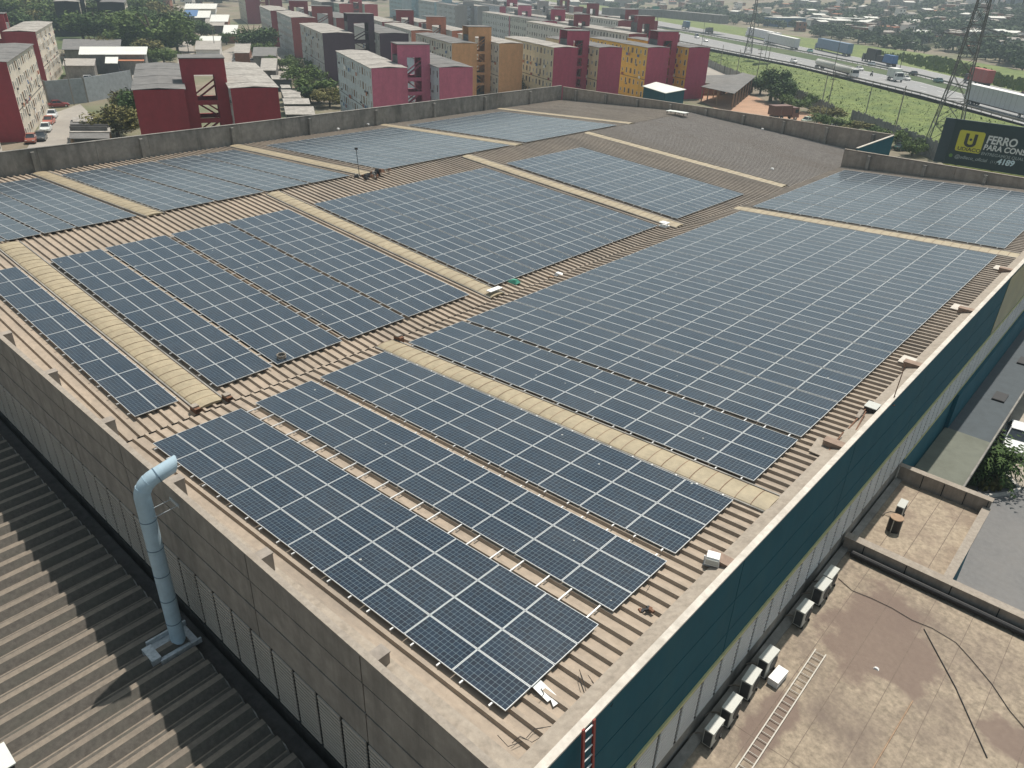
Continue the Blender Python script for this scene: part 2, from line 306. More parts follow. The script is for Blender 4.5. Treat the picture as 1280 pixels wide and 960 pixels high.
# right (teal) facade
xf=21.6; ys=[-1.6]+[ -.55+9.93*k for k in range(0,9)]; ys=[y for y in ys if y<78]+[78.6]
for i in range(len(ys)-1):
    m='poly' if 46<ys[i]+1<57 and False else 'teal'
    for (z0,z1) in ((-.6,1.20),(-2.09,-.64),(-3.12,-2.13)):
        mb=MB(); mb.box(xf-.19,ys[i]+.025,z0,xf,ys[i+1]-.025,z1); mb.build('facade_panel',m,W)
mb=MB(); mb.box(xf+.004,47.,-3.0,xf+.03,58.6,1.05); mb.build('translucent_panel','poly',W)
mb=MB(); mb.box(xf-.18,-1.62,-3.3,xf-.08,78.5,1.15); mb.build('joint_backing','dark_gap',W)
mb=MB(); mb.box(xf-.2,-1.66,1.205,xf+.03,78.6,1.27); mb.build('coping','coping_white',W)
mb=MB(); mb.box(xf-.05,-1.6,-3.27,xf+.07,78.5,-3.125); mb.build('stripe_flashing','stripe',W)
mb=MB(); mb.hexa([(xf-.74,-1.2,.80),(xf-.205,-1.2,.98),(xf-.205,78.2,.98),(xf-.74,78.2,.80),(xf-.74,-1.2,.96),(xf-.205,-1.2,1.12),(xf-.205,78.2,1.12),(xf-.74,78.2,.96)]); mb.build('edge_gutter','gutter',W)
y=-1.5
while y<78.2:
    mb=MB(); z=-3.28
    while z>-5.3:
        mb.box(xf-.03,y+.12,z-.11,xf+.03,y+1.29,z); z-=.19
    mb.build('louvre_panel','louver_grey',W); y+=1.36
mb=MB(); mb.box(xf-.3,-1.6,-5.5,xf-.045,78.5,-3.28); mb.build('louvre_backing','dark_gap',W)
mb=MB(); mb.box(xf-.3,-1.6,GZ,xf-.03,31,-5.5); mb.build('lower_wall','concrete_old',W)
mb=MB(); mb.box(xf-.3,31,GZ,xf-.03,41.4,-5.5); mb.box(xf-.3,41.4,GZ,xf+.22,78.5,-5.5); mb.build('lower_wall','teal_light',W)
mb=MB(); mb.box(xf-.02,41.3,-5.497,xf+.24,78.6,-5.44); mb.build('ledge','teal',W)
mb=MB(); mb.box(xf-.02,31,-5.47,xf+.06,78.5,-5.40); mb.build('stripe_flashing','stripe',W)
for y in (8.83,18.4,28.5,38.4,48.3,58.2,68.1):
    mb=MB(); mb.box(xf-.98,y-.2,.7,xf-.21,y+.2,1.2); mb.box(xf-1.0,y-.22,1.2,xf-.21,y+.22,1.235); mb.build('beam_stub','stub',W)
# skylights
def skylight(x0,x1,y0,y1,zf,cap0=True):
    yc=(y0+y1)/2; w=(y1-y0)/2; n=8; mb=MB(); seg=max(2,int((x1-x0)/.62)); rib=MB()
    prof=[(yc-w*math.cos(math.pi*k/n),.12*math.sin(math.pi*k/n)) for k in range(n+1)]
    for i in range(seg):
        a=x0+(x1-x0)*i/seg; c=x0+(x1-x0)*(i+1)/seg; dz=.012*(i%2)
        for k in range(n):
            (ya,ha),(yb,hb)=prof[k],prof[k+1]
            mb.quad((a,ya,zf(a)+ha+dz),(c,ya,zf(c)+ha+dz),(c,yb,zf(c)+hb+dz),(a,yb,zf(a)+hb+dz))
        for k in range(n):
            (ya,ha),(yb,hb)=prof[k],prof[k+1]
            mb.quad((a,ya,zf(a)+ha+.018),(a+.022,ya,zf(a)+ha+.018),(a+.022,yb,zf(a)+hb+.018),(a,yb,zf(a)+hb+.018),1)
    for xe in (x0,x1): mb.poly([(xe,yy,zf(xe)+h) for yy,h in prof])
    o=mb.build('skylight',['sky_grp','rust'],W)
    k=MB(); 
    for yy in (y0-.09,y1+.02): k.hexa([(x0,yy,zf(x0)-.15),(x1,yy,zf(x1)-.15),(x1,yy+.07,zf(x1)-.15),(x0,yy+.07,zf(x0)-.15),(x0,yy,zf(x0)+.06),(x1,yy,zf(x1)+.06),(x1,yy+.07,zf(x1)+.06),(x0,yy+.07,zf(x0)+.06)])
    k.build('skylight_kerb','concrete_old',o)
zl=lambda x:pL(x)-.14; zr_=lambda x:pR(x)-.13; zb_=lambda x:pB(x)-.13
for (y0,y1) in ((2.95,4.25),(22.5,23.7),(44.7,46.0),(65.0,66.3)): skylight(-27.2,-2.05,y0,y1,zl)
for (y0,y1) in ((12.5,13.7),(52.5,53.8)): skylight(-1.0,20.9,y0,y1,zr_)
for (y0,y1) in ((12.7,13.95),(32.2,33.6),(52.9,54.2),(74.6,75.9)): skylight(-50.3,-27.3,y0,y1,zb_)
# small blocks on the skylight ends
for (x,y,zf) in ((-2.0,2.85,zl),(-1.95,4.4,zl),(-.8,13.9,zr_)):
    mb=MB(); mb.box(x-.28,y-.13,zf(x)-.1,x+.28,y+.13,zf(x)+.25); mb.box(x-.2,y-.15,zf(x)+.25,x+.1,y+.15,zf(x)+.32,1); mb.build('end_bracket',['rust','coping'],W)
# ================================================================== SOLAR PANELS
PX,PY=1.975,1.01; PL_,PW=1.955,.985; TH=.04
SL_=lambda s:math.atan(s)
def panel_geo(mb_f,mb_g,x,y,zf,uvs):
    s=(zf(1)-zf(0)); q=1/math.sqrt(1+s*s)
    def pt(a,b,h): xx=x+a*q; return (xx,y+b,zf(x)+s*a*q+h)
    w=.017
    for (a0,b0,a1,b1) in ((0,0,PL_,w),(0,PW-w,PL_,PW),(0,w,w,PW-w),(PL_-w,w,PL_,PW-w)):
        mb_f.hexa([pt(a0,b0,-TH),pt(a1,b0,-TH),pt(a1,b1,-TH),pt(a0,b1,-TH),pt(a0,b0,0),pt(a1,b0,0),pt(a1,b1,0),pt(a0,b1,0)])
    mb_g.quad(pt(w,w,-.006),pt(PL_-w,w,-.006),pt(PL_-w,PW-w,-.006),pt(w,PW-w,-.006)); uvs.append(1)
def setuv(me,glass_idx=None):
    ul=me.uv_layers.new(name='UVMap'); c=[(0,0),(1,0),(1,1),(0,1)]
    for p in me.polygons:
        if glass_idx is None or p.material_index==glass_idx:
            for k,li in enumerate(p.loop_indices): ul.data[li].uv=c[k%4]
proto={}
def panel(kind,zf,loc,label,group):
    if kind not in proto:
        f,g=MB(),MB(); s=zf(1)-zf(0); panel_geo(f,g,0,0,lambda x:s*x,[])
        t=thing('solar_panel',label,'solar panel',loc,0,group); f.build('frame','frame',t); go=g.build('glass','panel_glass',t); setuv(go.data); proto[kind]=t; return t
    c=dup(proto[kind],loc,0,label,group); c.rotation_euler=(R(random.uniform(-.16,.16)),R(random.uniform(-.1,.1)),0); return c
ARR=[ # name for labels, x0, zf, kind, [(y0,rows)...]
 ('front array',0,pR,'R',[(0,4)]),
 ('second array',0,pR,'R',[(4.74,3)]),
 ('third array',0,pR,'R',[(8.26,4)]),
 ('big right array',0,pR,'R',[(13.9,4),(18.23,4),(22.34,3),(25.44,4),(29.55,4),(33.66,4),(37.77,4),(41.88,5),(47.0,5)]),
 ('far right array',0,pR,'R',[(54.26+4.2*k,4) for k in range(4)]+[(71.06,5)]),
 ('left strip',-22.86,pL,'L',[(.62,2)]),
 ('left array',-22.86,pL,'L',[(4.56,3),(7.85,4),(12.3,4),(16.6,5)]),
 ('middle left array',-22.86,pL,'L',[(23.98,4),(28.12,4),(32.26,5),(37.42,4),(41.57,2)]),
 ('upper left array',-22.86,pL,'L',[(46.63,4),(50.75,4),(54.85,4)]),
 ('back array',-47.35,pB,'B',[(.6,3),(3.75,2),(5.95,2),(8.12,4)]),
 ('back array',-47.35,pB,'B',[(14.14,4),(18.45,4),(22.8,4),(27.1,4)]),
 ('back array',-47.35,pB,'B',[(34.9,4),(39.05,4),(43.2,4),(47.35,5)]),
 ('back array',-47.35,pB,'B',[(55.0,4),(59.13,4),(63.26,4),(67.4,5)]),
]
cells=[]
for ai,(nm,x0,zf,kind,subs) in enumerate(ARR):
    r=0
    for (y0,rows) in subs:
        for j in range(rows):
            for i in range(10): cells.append((ai,i,r,x0+i*PX,y0+j*PY))
            r+=1
cx,cy,cz=CAM
def seen(c):     # rough test: in the frame
    X=Vector((c[3]+1,c[4]+.5,ARR[c[0]][2](c[3]+1)))-CAM; z=X.dot(RZ); u=640+F*X.dot(RX)/z; v=480+F*X.dot(RY)/z; return -10<u<1290 and v<970
cells=[c for c in cells if True]
vis=sorted([c for c in cells if seen(c)],key=lambda c:(Vector((c[3],c[4],0))-CAM).length)
near=set(id(c) for c in vis[:300]); F2,G2=MB(),MB()
for c in cells:
    ai,i,r,x,y=c; nm,x0,zf,kind,subs=ARR[ai]
    if id(c) in near:
        lab='%s solar panel from the valley in the %s row of the %s'%(ORD[i] if kind=='R' else ORD[9-i],ORD[r] if False else ORD[r],nm)
        panel(kind,zf,(x,y,zf(x)),lab,'solar panels on the warehouse roof')
    else: panel_geo(F2,G2,x,y,zf,[])
nF=len(F2.f); off=len(F2.v); F2.v+=G2.v; F2.f+=[tuple(k+off for k in f) for f in G2.f]; F2.m+=[1]*len(G2.f)
so=F2.build('solar_panels',['frame','panel_glass']); setuv(so.data,1); tag(so,'remaining dark blue solar panels in the farther arrays across the roof','solar panels',None,'stuff')
# rails: two below every panel column
railmesh={}
for ai,(nm,x0,zf,kind,subs) in enumerate(ARR):
    if ai in (1,): continue
    ya=subs[0][0]-.14; yb=subs[-1][0]+subs[-1][1]*PY+.1
    if ai==0: yb=7.9
    key=round(yb-ya,2)
    for i in range(10):
        for fx in (.42,1.5):
            x=x0+i*PX+fx
            if key not in railmesh:
                mb=MB(); mb.box(-.022,0,-.05,.022,yb-ya,0); 
                k=.6
                while k<yb-ya: mb.box(-.03,k-.04,-.11,.03,k+.04,-.05); k+=2.0
                railmesh[key]=mb.build('mounting_rail','alum'); o=railmesh[key]
            else: o=railmesh[key].copy(); COL.objects.link(o)
            o.location=(x,ya,zf(x)-TH-.002); tag(o,'aluminium mounting rail running under the '+nm if ai<9 else 'aluminium mounting rail under an array along the back parapet','rail','mounting rails under the panels')
# ================================================================== LEFT ANNEX (deep ribbed roof)
AN=thing('annex_building','lower building with deep trapezoid ribbed brown roof beside the louvred wall','building')
def deep(y0,y1,x0,x1,z0,sl):
    mb=MB(); xs=[]; x=x0; P=.92
    while x<x1:
        for d,h in ((0,0),(.16,0),(.34,.25),(.58,.25),(.86,0)): xs.append((x+d,h))
        x+=P
    for (ya,yb,l) in ((y1,-9.4,0.03),(-9.3,y0,0.0)):
        i0=len(mb.v)
        for (xx,h) in xs: mb.v.append((xx,ya,z0+sl*(ya-y1)+h+l)); mb.v.append((xx,yb,z0+sl*(yb-y1)+h+l))
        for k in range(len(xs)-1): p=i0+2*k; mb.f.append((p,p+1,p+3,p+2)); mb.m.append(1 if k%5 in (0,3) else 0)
    for (xx,h),(x2,h2) in zip(xs,xs[1:]):   # sheet ends at the wall side
        pass
    return mb
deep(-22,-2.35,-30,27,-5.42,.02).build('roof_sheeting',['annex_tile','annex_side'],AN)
mb=MB(); mb.box(-30,-2.4,-5.85,27,-1.7,-5.6); mb.build('box_gutter','gutter_dark',AN)
mb=MB(); mb.box(-30,-22,GZ,27,-1.75,-6.0); mb.build('wall','concrete_old',AN)
mb=MB()
for k in range(60): x=-29.85+.92*k; mb.hexa([(x+.15,-2.36,-5.5),(x+.9,-2.36,-5.5),(x+.9,-2.33,-5.5),(x+.15,-2.33,-5.5),(x+.42,-2.36,-5.22),(x+.66,-2.36,-5.22),(x+.66,-2.33,-5.22),(x+.42,-2.33,-5.22)])
mb.build('rib_closure','concrete_old',AN)
# vent pipe
px,py=5.4,-2.6
VP=thing('vent_pipe','tall grey blue round vent pipe with elbow outlet rising beside the left parapet','vent pipe',(px,py,-5.2))
r=.27; path=[(0,0,-.35)]+[(0,0,z) for z in (1.2,2.6,4.,5.3,6.75)]
el=[]
for k in range(1,7):
    a=R(74*k/6); el.append((0.03*k,.72-.72*math.cos(a),6.75+.72*math.sin(a)))
path+=el; e=Vector(el[-1]); dd=Vector((.1,math.sin(R(74)),math.cos(R(74)))).normalized()
mb=MB(); mb.tube(path+[e+dd*.45],r,24,cap=False)
# slanted outlet
n=24; end=e+dd*.45; xax=dd.cross(Vector((0,0,1))).normalized(); yax=xax.cross(dd); i0=len(mb.v)
ring0=[end+(xax*math.cos(2*math.pi*j/n)+yax*math.sin(2*math.pi*j/n))*r for j in range(n)]
ring1=[p+dd*(.22+.17*math.sin(2*math.pi*j/n)) for j,p in enumerate(ring0)]
for j in range(n): mb.quad(ring0[j],ring0[(j+1)%n],ring1[(j+1)%n],ring1[j])
mb.build('pipe_body','pipe',VP,True)
mb=MB(); mb.poly([p-dd*.02 for p in ring1]); mb.build('pipe_mouth','dark_gap',VP)
for z in (.95,2.1,3.3,4.5,5.75): mb=MB(); mb.tube([(0,0,z),(0,0,z+.035)],r+.012,24); mb.build('seam_ring','pipe_seam',VP)
for k in (1,3): p=Vector(el[k]); q=(Vector(el[k+1])-p).normalized(); mb=MB(); mb.tube([p,p+q*.02],r+.008,24); mb.build('seam_ring','pipe',VP)
mb=MB(); p=e+dd*.02; mb.tube([p,p+dd*.03],r+.02,24); mb.build('seam_ring','pipe_seam',VP)
mb=MB(); mb.box(-.62,-.85,-.13,.62,.55,-.10); mb.box(-.66,-.95,-.13,-.58,.6,.09); mb.box(.58,-.95,-.13,.66,.6,.09); mb.box(-.45,-1.2,-.2,.4,-.85,.06); mb.build('flashing_tray','steel',VP)
mb=MB(); mb.bar((.25,.05,5.9),(.3,.96,6.),.02); mb.bar((-.27,.05,5.9),(-.2,.96,6.),.02); mb.box(-.3,.95,5.92,.4,.98,6.06); mb.build('wall_bracket','steel',VP)
# ================================================================== RIGHT ANNEX (flat slabs)
FA=thing('flat_roof_annex','low annex with weathered flat concrete roof slabs beside the teal facade','building')
SZ=-6.3
mb=MB(); mb.box(21.65,-14,SZ-.3,36,22.1,SZ); mb.build('roof_slab','slab',FA)
mb=MB(); mb.box(21.65,22.6,SZ-.3,26.2,30.1,SZ+.03); mb.build('roof_slab','slab2',FA)
mb=MB(); mb.box(21.7,-13.9,GZ,35.9,22.3,SZ-.31); mb.box(21.7,22.3,GZ,26.1,30.2,SZ-.31); mb.build('wall','teal_light',FA)
j=MB()
for x in (23.2,24.6,26.1,27.6,29.1,30.6,32.1): j.box(x-.011,-13.8,SZ,x+.011,21.9,SZ+.008)
for x in (23.0,24.1,25.2): j.box(x-.013,22.7,SZ+.03,x+.013,30.,SZ+.04)
j.box(21.7,9.6,SZ,35.9,9.615,SZ+.006)
j.build('joint_lines','slab_joint',FA)
st=MB()
def blob(cx,cy,rx,ry,z,n=26):
    ph=[random.uniform(0,6.3) for _ in range(4)]
    st.poly([(cx+rx*math.cos(a)*(1+.16*math.sin(3*a+ph[0])+.1*math.sin(7*a+ph[1])),cy+ry*math.sin(a)*(1+.16*math.sin(2*a+ph[2])+.09*math.sin(6*a+ph[3])),z) for a in [2*math.pi*k/n for k in range(n)]])

def para(x0,y0,x1,y1,z,nm='parapet',m='concrete'):
    mb=MB(); mb.box(x0,y0,SZ-.3,x1,y1,z); mb.build(nm,m,FA); mb=MB(); mb.box(x0-.04,y0-.04,z+.003,x1+.04,y1+.04,z+.06); mb.build('parapet_coping','coping',FA)
para(21.7,22.15,33,22.55,-5.62); para(21.7,30.12,26.2,30.45,-5.5); para(25.95,22.65,26.25,30.08,-5.95)
pj=MB()
for k in range(7): pj.box(22.6+1.9*k,22.12,SZ,22.64+1.9*k,22.148,-5.64)
for k in range(4): pj.box(22.9+1.05*k,30.08,SZ,22.94+1.05*k,30.118,-5.52)
pj.build('panel_joint','dark_gap',FA)
mb=MB(); mb.tube([(22.2,21.9,SZ+.2),(33,21.92,SZ+.2)],.14,10); mb.build('parapet_duct','black',FA)
mb=MB(); mb.box(21.66,-13,SZ+.02,22.0,30,SZ+.14); mb.build('wall_upstand','concrete_old',FA)
# canopy and garden side
CN=thing('entrance_canopy','flat olive grey canopy roof against the lower teal wall','canopy')
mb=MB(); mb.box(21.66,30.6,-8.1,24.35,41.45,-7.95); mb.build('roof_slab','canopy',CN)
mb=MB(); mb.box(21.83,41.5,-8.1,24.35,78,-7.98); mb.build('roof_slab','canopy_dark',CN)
mb=MB(); mb.box(24.36,30.6,-8.2,24.46,78,-7.9); mb.build('edge_trim','concrete_old',CN)
for y in (31.5,38,45,52,60,70): mb=MB(); mb.box(24.0,y,GZ,24.2,y+.2,-8.12); mb.build('post','concrete_old',CN)
for y in (48,56): mb=MB(); mb.box(22.95,y,-7.97,23.75,y+1.5,-7.86); mb.box(23.,y+.05,-7.86,23.7,y+1.45,-7.85); mb.build('roof_hatch','black',CN)
# ================================================================== SMALL THINGS ON THE ROOFS
def ac(loc,rz,label,sc=1.0):
    t=thing('air_conditioner',label,'air conditioner',loc,rz,'air conditioner outdoor units')
    w,d,h=.80,.34,.72
    mb=MB(); mb.box(-w/2,-d/2,.10,w/2,d/2,.10+h); mb.build('casing','ac_body',t)
    mb=MB(); mb.box(-w/2-.012,-d/2-.012,.10+h,w/2+.012,d/2+.012,.13+h); mb.build('lid','ac_body',t)
    mb=MB(); mb.tube([(-.12,d/2,.43),(-.12,d/2+.02,.43)],.27,20); mb.build('fan_grille','ac_dark',t)
    mb=MB(); 
    for k in range(8): mb.box(-w/2+.03,-d/2-.01,.17+.07*k,w/2-.03,-d/2-.001,.21+.07*k)
    mb.build('coil','ac_dark',t); mb=MB(); mb.box(w/2+.001,-d/2+.03,.15,w/2+.012,d/2-.03,.12+h-.06); mb.build('side_panel','ac_dark',t); mb=MB(); mb.box(-w/2-.012,-d/2+.03,.15,-w/2-.001,d/2-.03,.12+h-.06); mb.build('side_panel','ac_dark',t)
    for s in (-.3,.3): mb=MB(); mb.box(s-.03,-d/2-.05,0,s+.03,d/2+.05,.10); mb.build('foot','black',t)
    mb=MB(); mb.tube([(.2,-d/2,.3),(.2,-d/2-.2,.25),(.25,-d/2-.42,.06),(.5,-d/2-.46,.03)],.03,6); mb.build('refrigerant_line','coping',t,True)
    t.scale=(sc,sc,sc); return t
AY=[(8.45,1.0,'nearest air conditioner unit in the row along the wall, slightly apart'),(9.65,1.1,'second air conditioner unit from the near end of the row'),(11.25,1.15,'third air conditioner unit from the near end, left of the white box'),(12.65,1.15,'fourth air conditioner unit in the row, behind the white box'),(16.15,1.1,'fifth air conditioner unit, first after the gap in the row'),(17.95,1.15,'sixth air conditioner unit, in front of the last of the row'),(19.0,1.1,'last air conditioner unit of the row, farthest toward the dark divider')]
for i,(y,s,l) in enumerate(AY): ac((22.22+.04*(i%2),y,SZ+.01),R(-90+random.uniform(-4,4)),l,s)
ac((22.9,26.6,SZ+.05),R(-88),'air conditioner unit with bright lid behind the black drum on the second slab',1.0)
t=thing('drum','black drum with brown lid standing on the second slab','drum',(23.05,25.3,SZ+.04))
mb=MB(); mb.tube([(0,0,0),(0,0,.75)],.3,20); mb.build('body','black',t,False)
mb=MB(); mb.tube([(0,0,.752),(0,0,.80)],.32,20); mb.build('lid','wood',t)
mb=MB(); 
for a in (0,1.5,3.1,4.6): mb.box(.3*math.cos(a)-.02,.3*math.sin(a)-.02,0,.3*math.cos(a)+.02,.3*math.sin(a)+.02,.76)
mb.build('strap','ac_body',t)
p=A(971,850,SZ); mb=MB(); mb.box(-.2,-.42,0,.2,.42,.3); mb.box(-.21,-.43,.3,.21,.43,.33); o=mb.build('white_box','white',None,loc=(p.x,p.y,SZ+.005)); o.rotation_euler=(0,0,R(-3)); tag(o,'small white box lying on the slab beside the air conditioners','box')
p=A(-7,958,-5.2); mb=MB(); mb.box(-.7,-.5,0,.4,.5,.05); mb.box(-.75,-.55,.05,.4,.0,.08); tag(mb.build('metal_sheet','pale_sheet',None,loc=p),'pale metal sheet lying at the bottom left corner on the annex roof','sheet')
# ladders
def ladder(name,label,a,b,wdir,width,nr,mr,mrung,rung_r=.016,rail=(.03,.07)):
    t=thing(name,label,'ladder',a); a=Vector(a); b=Vector(b); d=b-a; w=Vector(wdir)*width/2
    for s in (-1,1): mb=MB(); mb.bar(w*s,d+w*s,rail[0],rail[1]); mb.build('side_rail',mr,t)
    for k in range(nr):
        c=d*((k+.6)/nr); mb=MB(); mb.tube([c-w,c+w],rung_r,6); mb.build('rung',mrung,t)
    return t
a=A(929,962,SZ+.06); c=A(1026,815,SZ+.06); dd=(c-a); a2=a-dd*.12
wd=Vector((dd.y,-dd.x,0)).normalized()
ladder('ladder','pale aluminium ladder lying flat on the concrete slab',a2,c,wd,.42,22,'ladder_alum','ladder_alum',.016,(.045,.045))
lt=Vector((21.62,.62,1.55)); lb=Vector((22.9,-.05,SZ+.05)); lt=Vector((21.78,.72,1.62))
L=ladder('ladder','red ladder leaning against the teal facade near the roof corner',lb,lt,(0.05,1,0),.40,26,'red_paint','alum',.02,(.05,.09))
# cables and poles on the slab
def cord(name,label,pts,r,m,cat='cable'):
    mb=MB(); mb.tube(pts,r,6); o=mb.build(name,m,None,True); tag(o,label,cat); return o
def px_path(pts,z): return [A(u,v,z) for u,v in pts]
cord('cable','dark cable curving across the slab from the air conditioners to the right edge',px_path([(1048,723),(1065,738),(1090,748),(1115,760),(1140,775),(1165,785),(1195,803),(1215,825),(1240,855),(1262,888),(1285,915)],SZ+.03),.014,'wire')
mb=MB(); mb.tube(px_path([(1155,786),(1195,860),(1234,947)],SZ+.03),.022,6); tag(mb.build('pole','wire'),'thin dark pole lying diagonally across the slab','pole')
mb=MB(); mb.tube(px_path([(1141,876),(1090,962),(1060,1010)],SZ+.03),.022,6); tag(mb.build('pole','wood'),'thin brown pole lying along a slab joint near the bottom edge','pole')
mb=MB(); mb.tube(px_path([(1120,715),(1180,747)],SZ+.05),.025,6); tag(mb.build('pole','wood'),'short brown rod lying beside the dark divider','pole')
p=A(1095,836,SZ); mb=MB(); mb.hexa([(-.1,-.07,0),(.12,-.05,0),(.1,.08,0),(-.08,.07,0),(-.05,-.04,.07),(.06,-.03,.05),(.04,.04,.08),(-.04,.04,.06)]); tag(mb.build('rag','paper',None,loc=p+Vector((0,0,.004))),'crumpled white rag on the middle of the slab','rag')
# things on the panel roof
def rz(x): return pR(x)-.15
p=A(893,706,1.0)
t=thing('floodlight','white floodlight box on the roof edge beside the brown beam stub','floodlight',(20.85,8.65,rz(20.85)+.05),R(20))
mb=MB(); mb.hexa([(-.24,-.2,.12),(.24,-.2,.12),(.24,.2,.12),(-.24,.2,.12),(-.2,-.17,.42),(.2,-.17,.42),(.2,.17,.42),(-.2,.17,.42)]); mb.build('housing','white',t)
mb=MB(); mb.box(-.2,-.22,.17,.2,-.203,.36); mb.build('lens','ac_body',t)
mb=MB(); mb.bar((-.26,0,0),(-.26,0,.3),.04); mb.bar((.26,0,0),(.26,0,.3),.04); mb.box(-.28,-.1,-.03,.28,.1,0); mb.build('bracket','steel',t)
def onroof(u,v):
    d=RX*((u-640)/F)+RY*((v-480)/F)+RZ; k=(SR*CAM.x-.13-CAM.z)/(d.z-SR*d.x); return CAM+d*k
def onL(u,v,h=-.15):
    d=RX*((u-640)/F)+RY*((v-480)/F)+RZ; k=(-.514+SL*CAM.x+h-CAM.z)/(d.z-SL*d.x); return CAM+d*k
p=onroof(905,712); mb=MB(); mb.hexa([(-.4,-.5,0),(.3,-.45,.03),(.35,.1,.05),(-.3,.2,.02),(-.4,-.5,.03),(.3,-.45,.06),(.35,.1,.08),(-.3,.2,.05)]); tag(mb.build('plastic_sheet','bottle_green',None,loc=p),'pale green plastic sheet crumpled below the floodlight','sheet')
p=onroof(680,864); mb=MB(); mb.box(-.42,-.16,0,.30,.16,.02); mb.hexa([(.30,-.05,0),(.5,-.15,0),(.52,.12,.02),(.31,.14,0),(.30,-.05,.03),(.5,-.15,.03),(.52,.12,.04),(.31,.14,.03)]); o=mb.build('board','paper',None,loc=p); o.rotation_euler=(0,.05,R(-6)); tag(o,'white board lying at the near corner of the front panels','board')
p=onroof(808,764); t=thing('debris','small clump of dark scrap on the ribbed roof right of the panels','debris',p)
for k in range(6): mb=MB(); mb.box(-.07,-.05,0,.07,.05,.06); o=mb.build('scrap','rust' if k%2 else 'black',t,loc=(random.uniform(-.14,.14),random.uniform(-.14,.14),0.002*k)); o.rotation_euler=(random.uniform(-.3,.3),0,random.uniform(0,3))
for n,pts in enumerate([[(724,838),(728,850),(733,866),(732,872),(727,858),(722,842)],[(735,845),(745,860),(752,868),(756,860),(760,868)],[(752,880),(757,872),(765,858),(770,870),(764,885),(756,880),(750,876)],[(662,865),(668,872),(675,874),(680,868),(676,862)],[(640,930),(650,922),(665,928),(680,920),(690,925)],[(622,920),(635,935),(655,926),(668,912),(700,908)],[(800,735),(806,728),(812,733),(808,740)]]):
    cord('loose_wire','thin loose wire %s'%['looped between two ribs near the white board','curling beside the gutter above the ladder','coiled on the gutter next to the ladder top','looped under the near panel corner','snaking over the ribs at the bottom corner','stretched across the ribs at the bottom corner','bent loop on the ribs right of the second array'][n],[onroof(u,v)+Vector((0,0,.03+.03*math.sin(k*2.1))) for k,(u,v) in enumerate(pts)],.010,'wire')
p=onroof(848,778); mb=MB(); mb.hexa([(-.1,-.12,0),(.15,-.1,0),(.12,.1,0),(-.12,.12,0),(-.06,-.06,.1),(.08,-.05,.13),(.05,.05,.09),(-.05,.06,.12)]); tag(mb.build('rag','paper',None,loc=p),'white rag lying in the gutter at the roof edge','rag')
p=onroof(1033,565); mb=MB(); mb.box(-.5,-.75,0,.35,.6,.04); o=mb.build('metal_sheet','gutter',None,loc=p+Vector((-.1,.2,.03))); o.rotation_euler=(0,.08,.1); tag(o,'pale metal sheet lying beside the second beam stub','sheet')
for (u0,v0,u1,v1,l) in ((1036,565,1052,548,'rusty bar propped on the second beam stub'),(1060,538,1083,515,'rusty bar along the gutter below the dark box'),(1065,548,1080,522,'rusty bar lying nearest the roof edge below the dark box')):
    mb=MB(); mb.bar(onroof(u0,v0)+Vector((0,0,.08)),onroof(u1,v1)+Vector((0,0,.3)),.05); tag(mb.build('steel_bar','rust'),l,'bar')
mb=MB(); mb.bar(onroof(1070,527)+Vector((0,0,.2)),onroof(1076,520)+Vector((0,0,.3)),.16,.05); tag(mb.build('board','coping'),'short pale board among the rusty bars','board')
t=thing('junction_box','dark box with pale lid at the gutter above the rusty bars','box',onroof(1088,516)); mb=MB(); mb.box(-.25,-.3,0,.25,.3,.36); mb.build('body','black',t); mb=MB(); mb.box(-.27,-.32,.36,.27,.32,.4); mb.build('lid','ac_body',t)
mb=MB(); p=onroof(1114,507); mb.tube([p,p+Vector((0,0,.1)),p+Vector((-.15,1.,1.75))],.022,6); mb.bar(p+Vector((-.12,-.12,0)),p+Vector((.12,.12,.02)),.03); tag(mb.build('pole','rust'),'thin rusty pole standing at the gutter','pole')
for (u,v,l) in ((1145,455,'pale metal sheet beside the third beam stub'),(1207,388,'pale metal sheet beside the beam stub near the yellow panel'),(1258,338,'pale metal sheet beside the farthest visible beam stub')):
    p=onroof(u,v); mb=MB(); mb.box(-.45,-.5,0,.4,.5,.04); o=mb.build('metal_sheet','coping_white',None,loc=p+Vector((-.3,0,.04))); tag(o,l,'sheet')
# basket / coil on a left panel corner
p=onL(352,447,.03); mb=MB()
for k in range(4): mb.tube([(.22*math.cos(a*.45),.22*math.sin(a*.45),.03+.045*k) for a in range(15)],.022,5)
for a in range(7): mb.bar((.22*math.cos(a*.9),.22*math.sin(a*.9),0),(.25*math.cos(a*.9+.4),.25*math.sin(a*.9+.4),.22),.02)
tag(mb.build('wire_coil','coping',None,loc=p),'pale coil of cable sitting on a panel corner of the left array','coil')
p=onL(643,353,-.1); mb=MB(); mb.hexa([(-.35,-.3,0),(.35,-.25,0),(.3,.3,0),(-.3,.28,0),(-.2,-.15,.2),(.2,-.12,.25),(.15,.15,.22),(-.18,.14,.18)]); tag(mb.build('green_bag',solid('green_cloth',(.06,.28,.2)),None,loc=p),'green cloth bag dropped at the roof valley','bag')
p=onL(700,345,-.1); mb=MB(); mb.hexa([(-.4,-.2,0),(.4,-.2,0),(.4,.25,0),(-.4,.2,0),(-.3,-.12,.2),(.32,-.1,.16),(.3,.15,.2),(-.28,.12,.22)]); tag(mb.build('white_bag','paper',None,loc=p),'white sack lying in the roof valley','sack')
p=onL(690,349,-.1); mb=MB(); mb.hexa([(-.25,-.15,0),(.25,-.15,0),(.25,.15,0),(-.25,.15,0),(-.2,-.1,.18),(.2,-.1,.2),(.2,.1,.18),(-.2,.1,.2)]); tag(mb.build('brown_bag','wood',None,loc=p),'brown sack beside the white sack in the valley','sack')
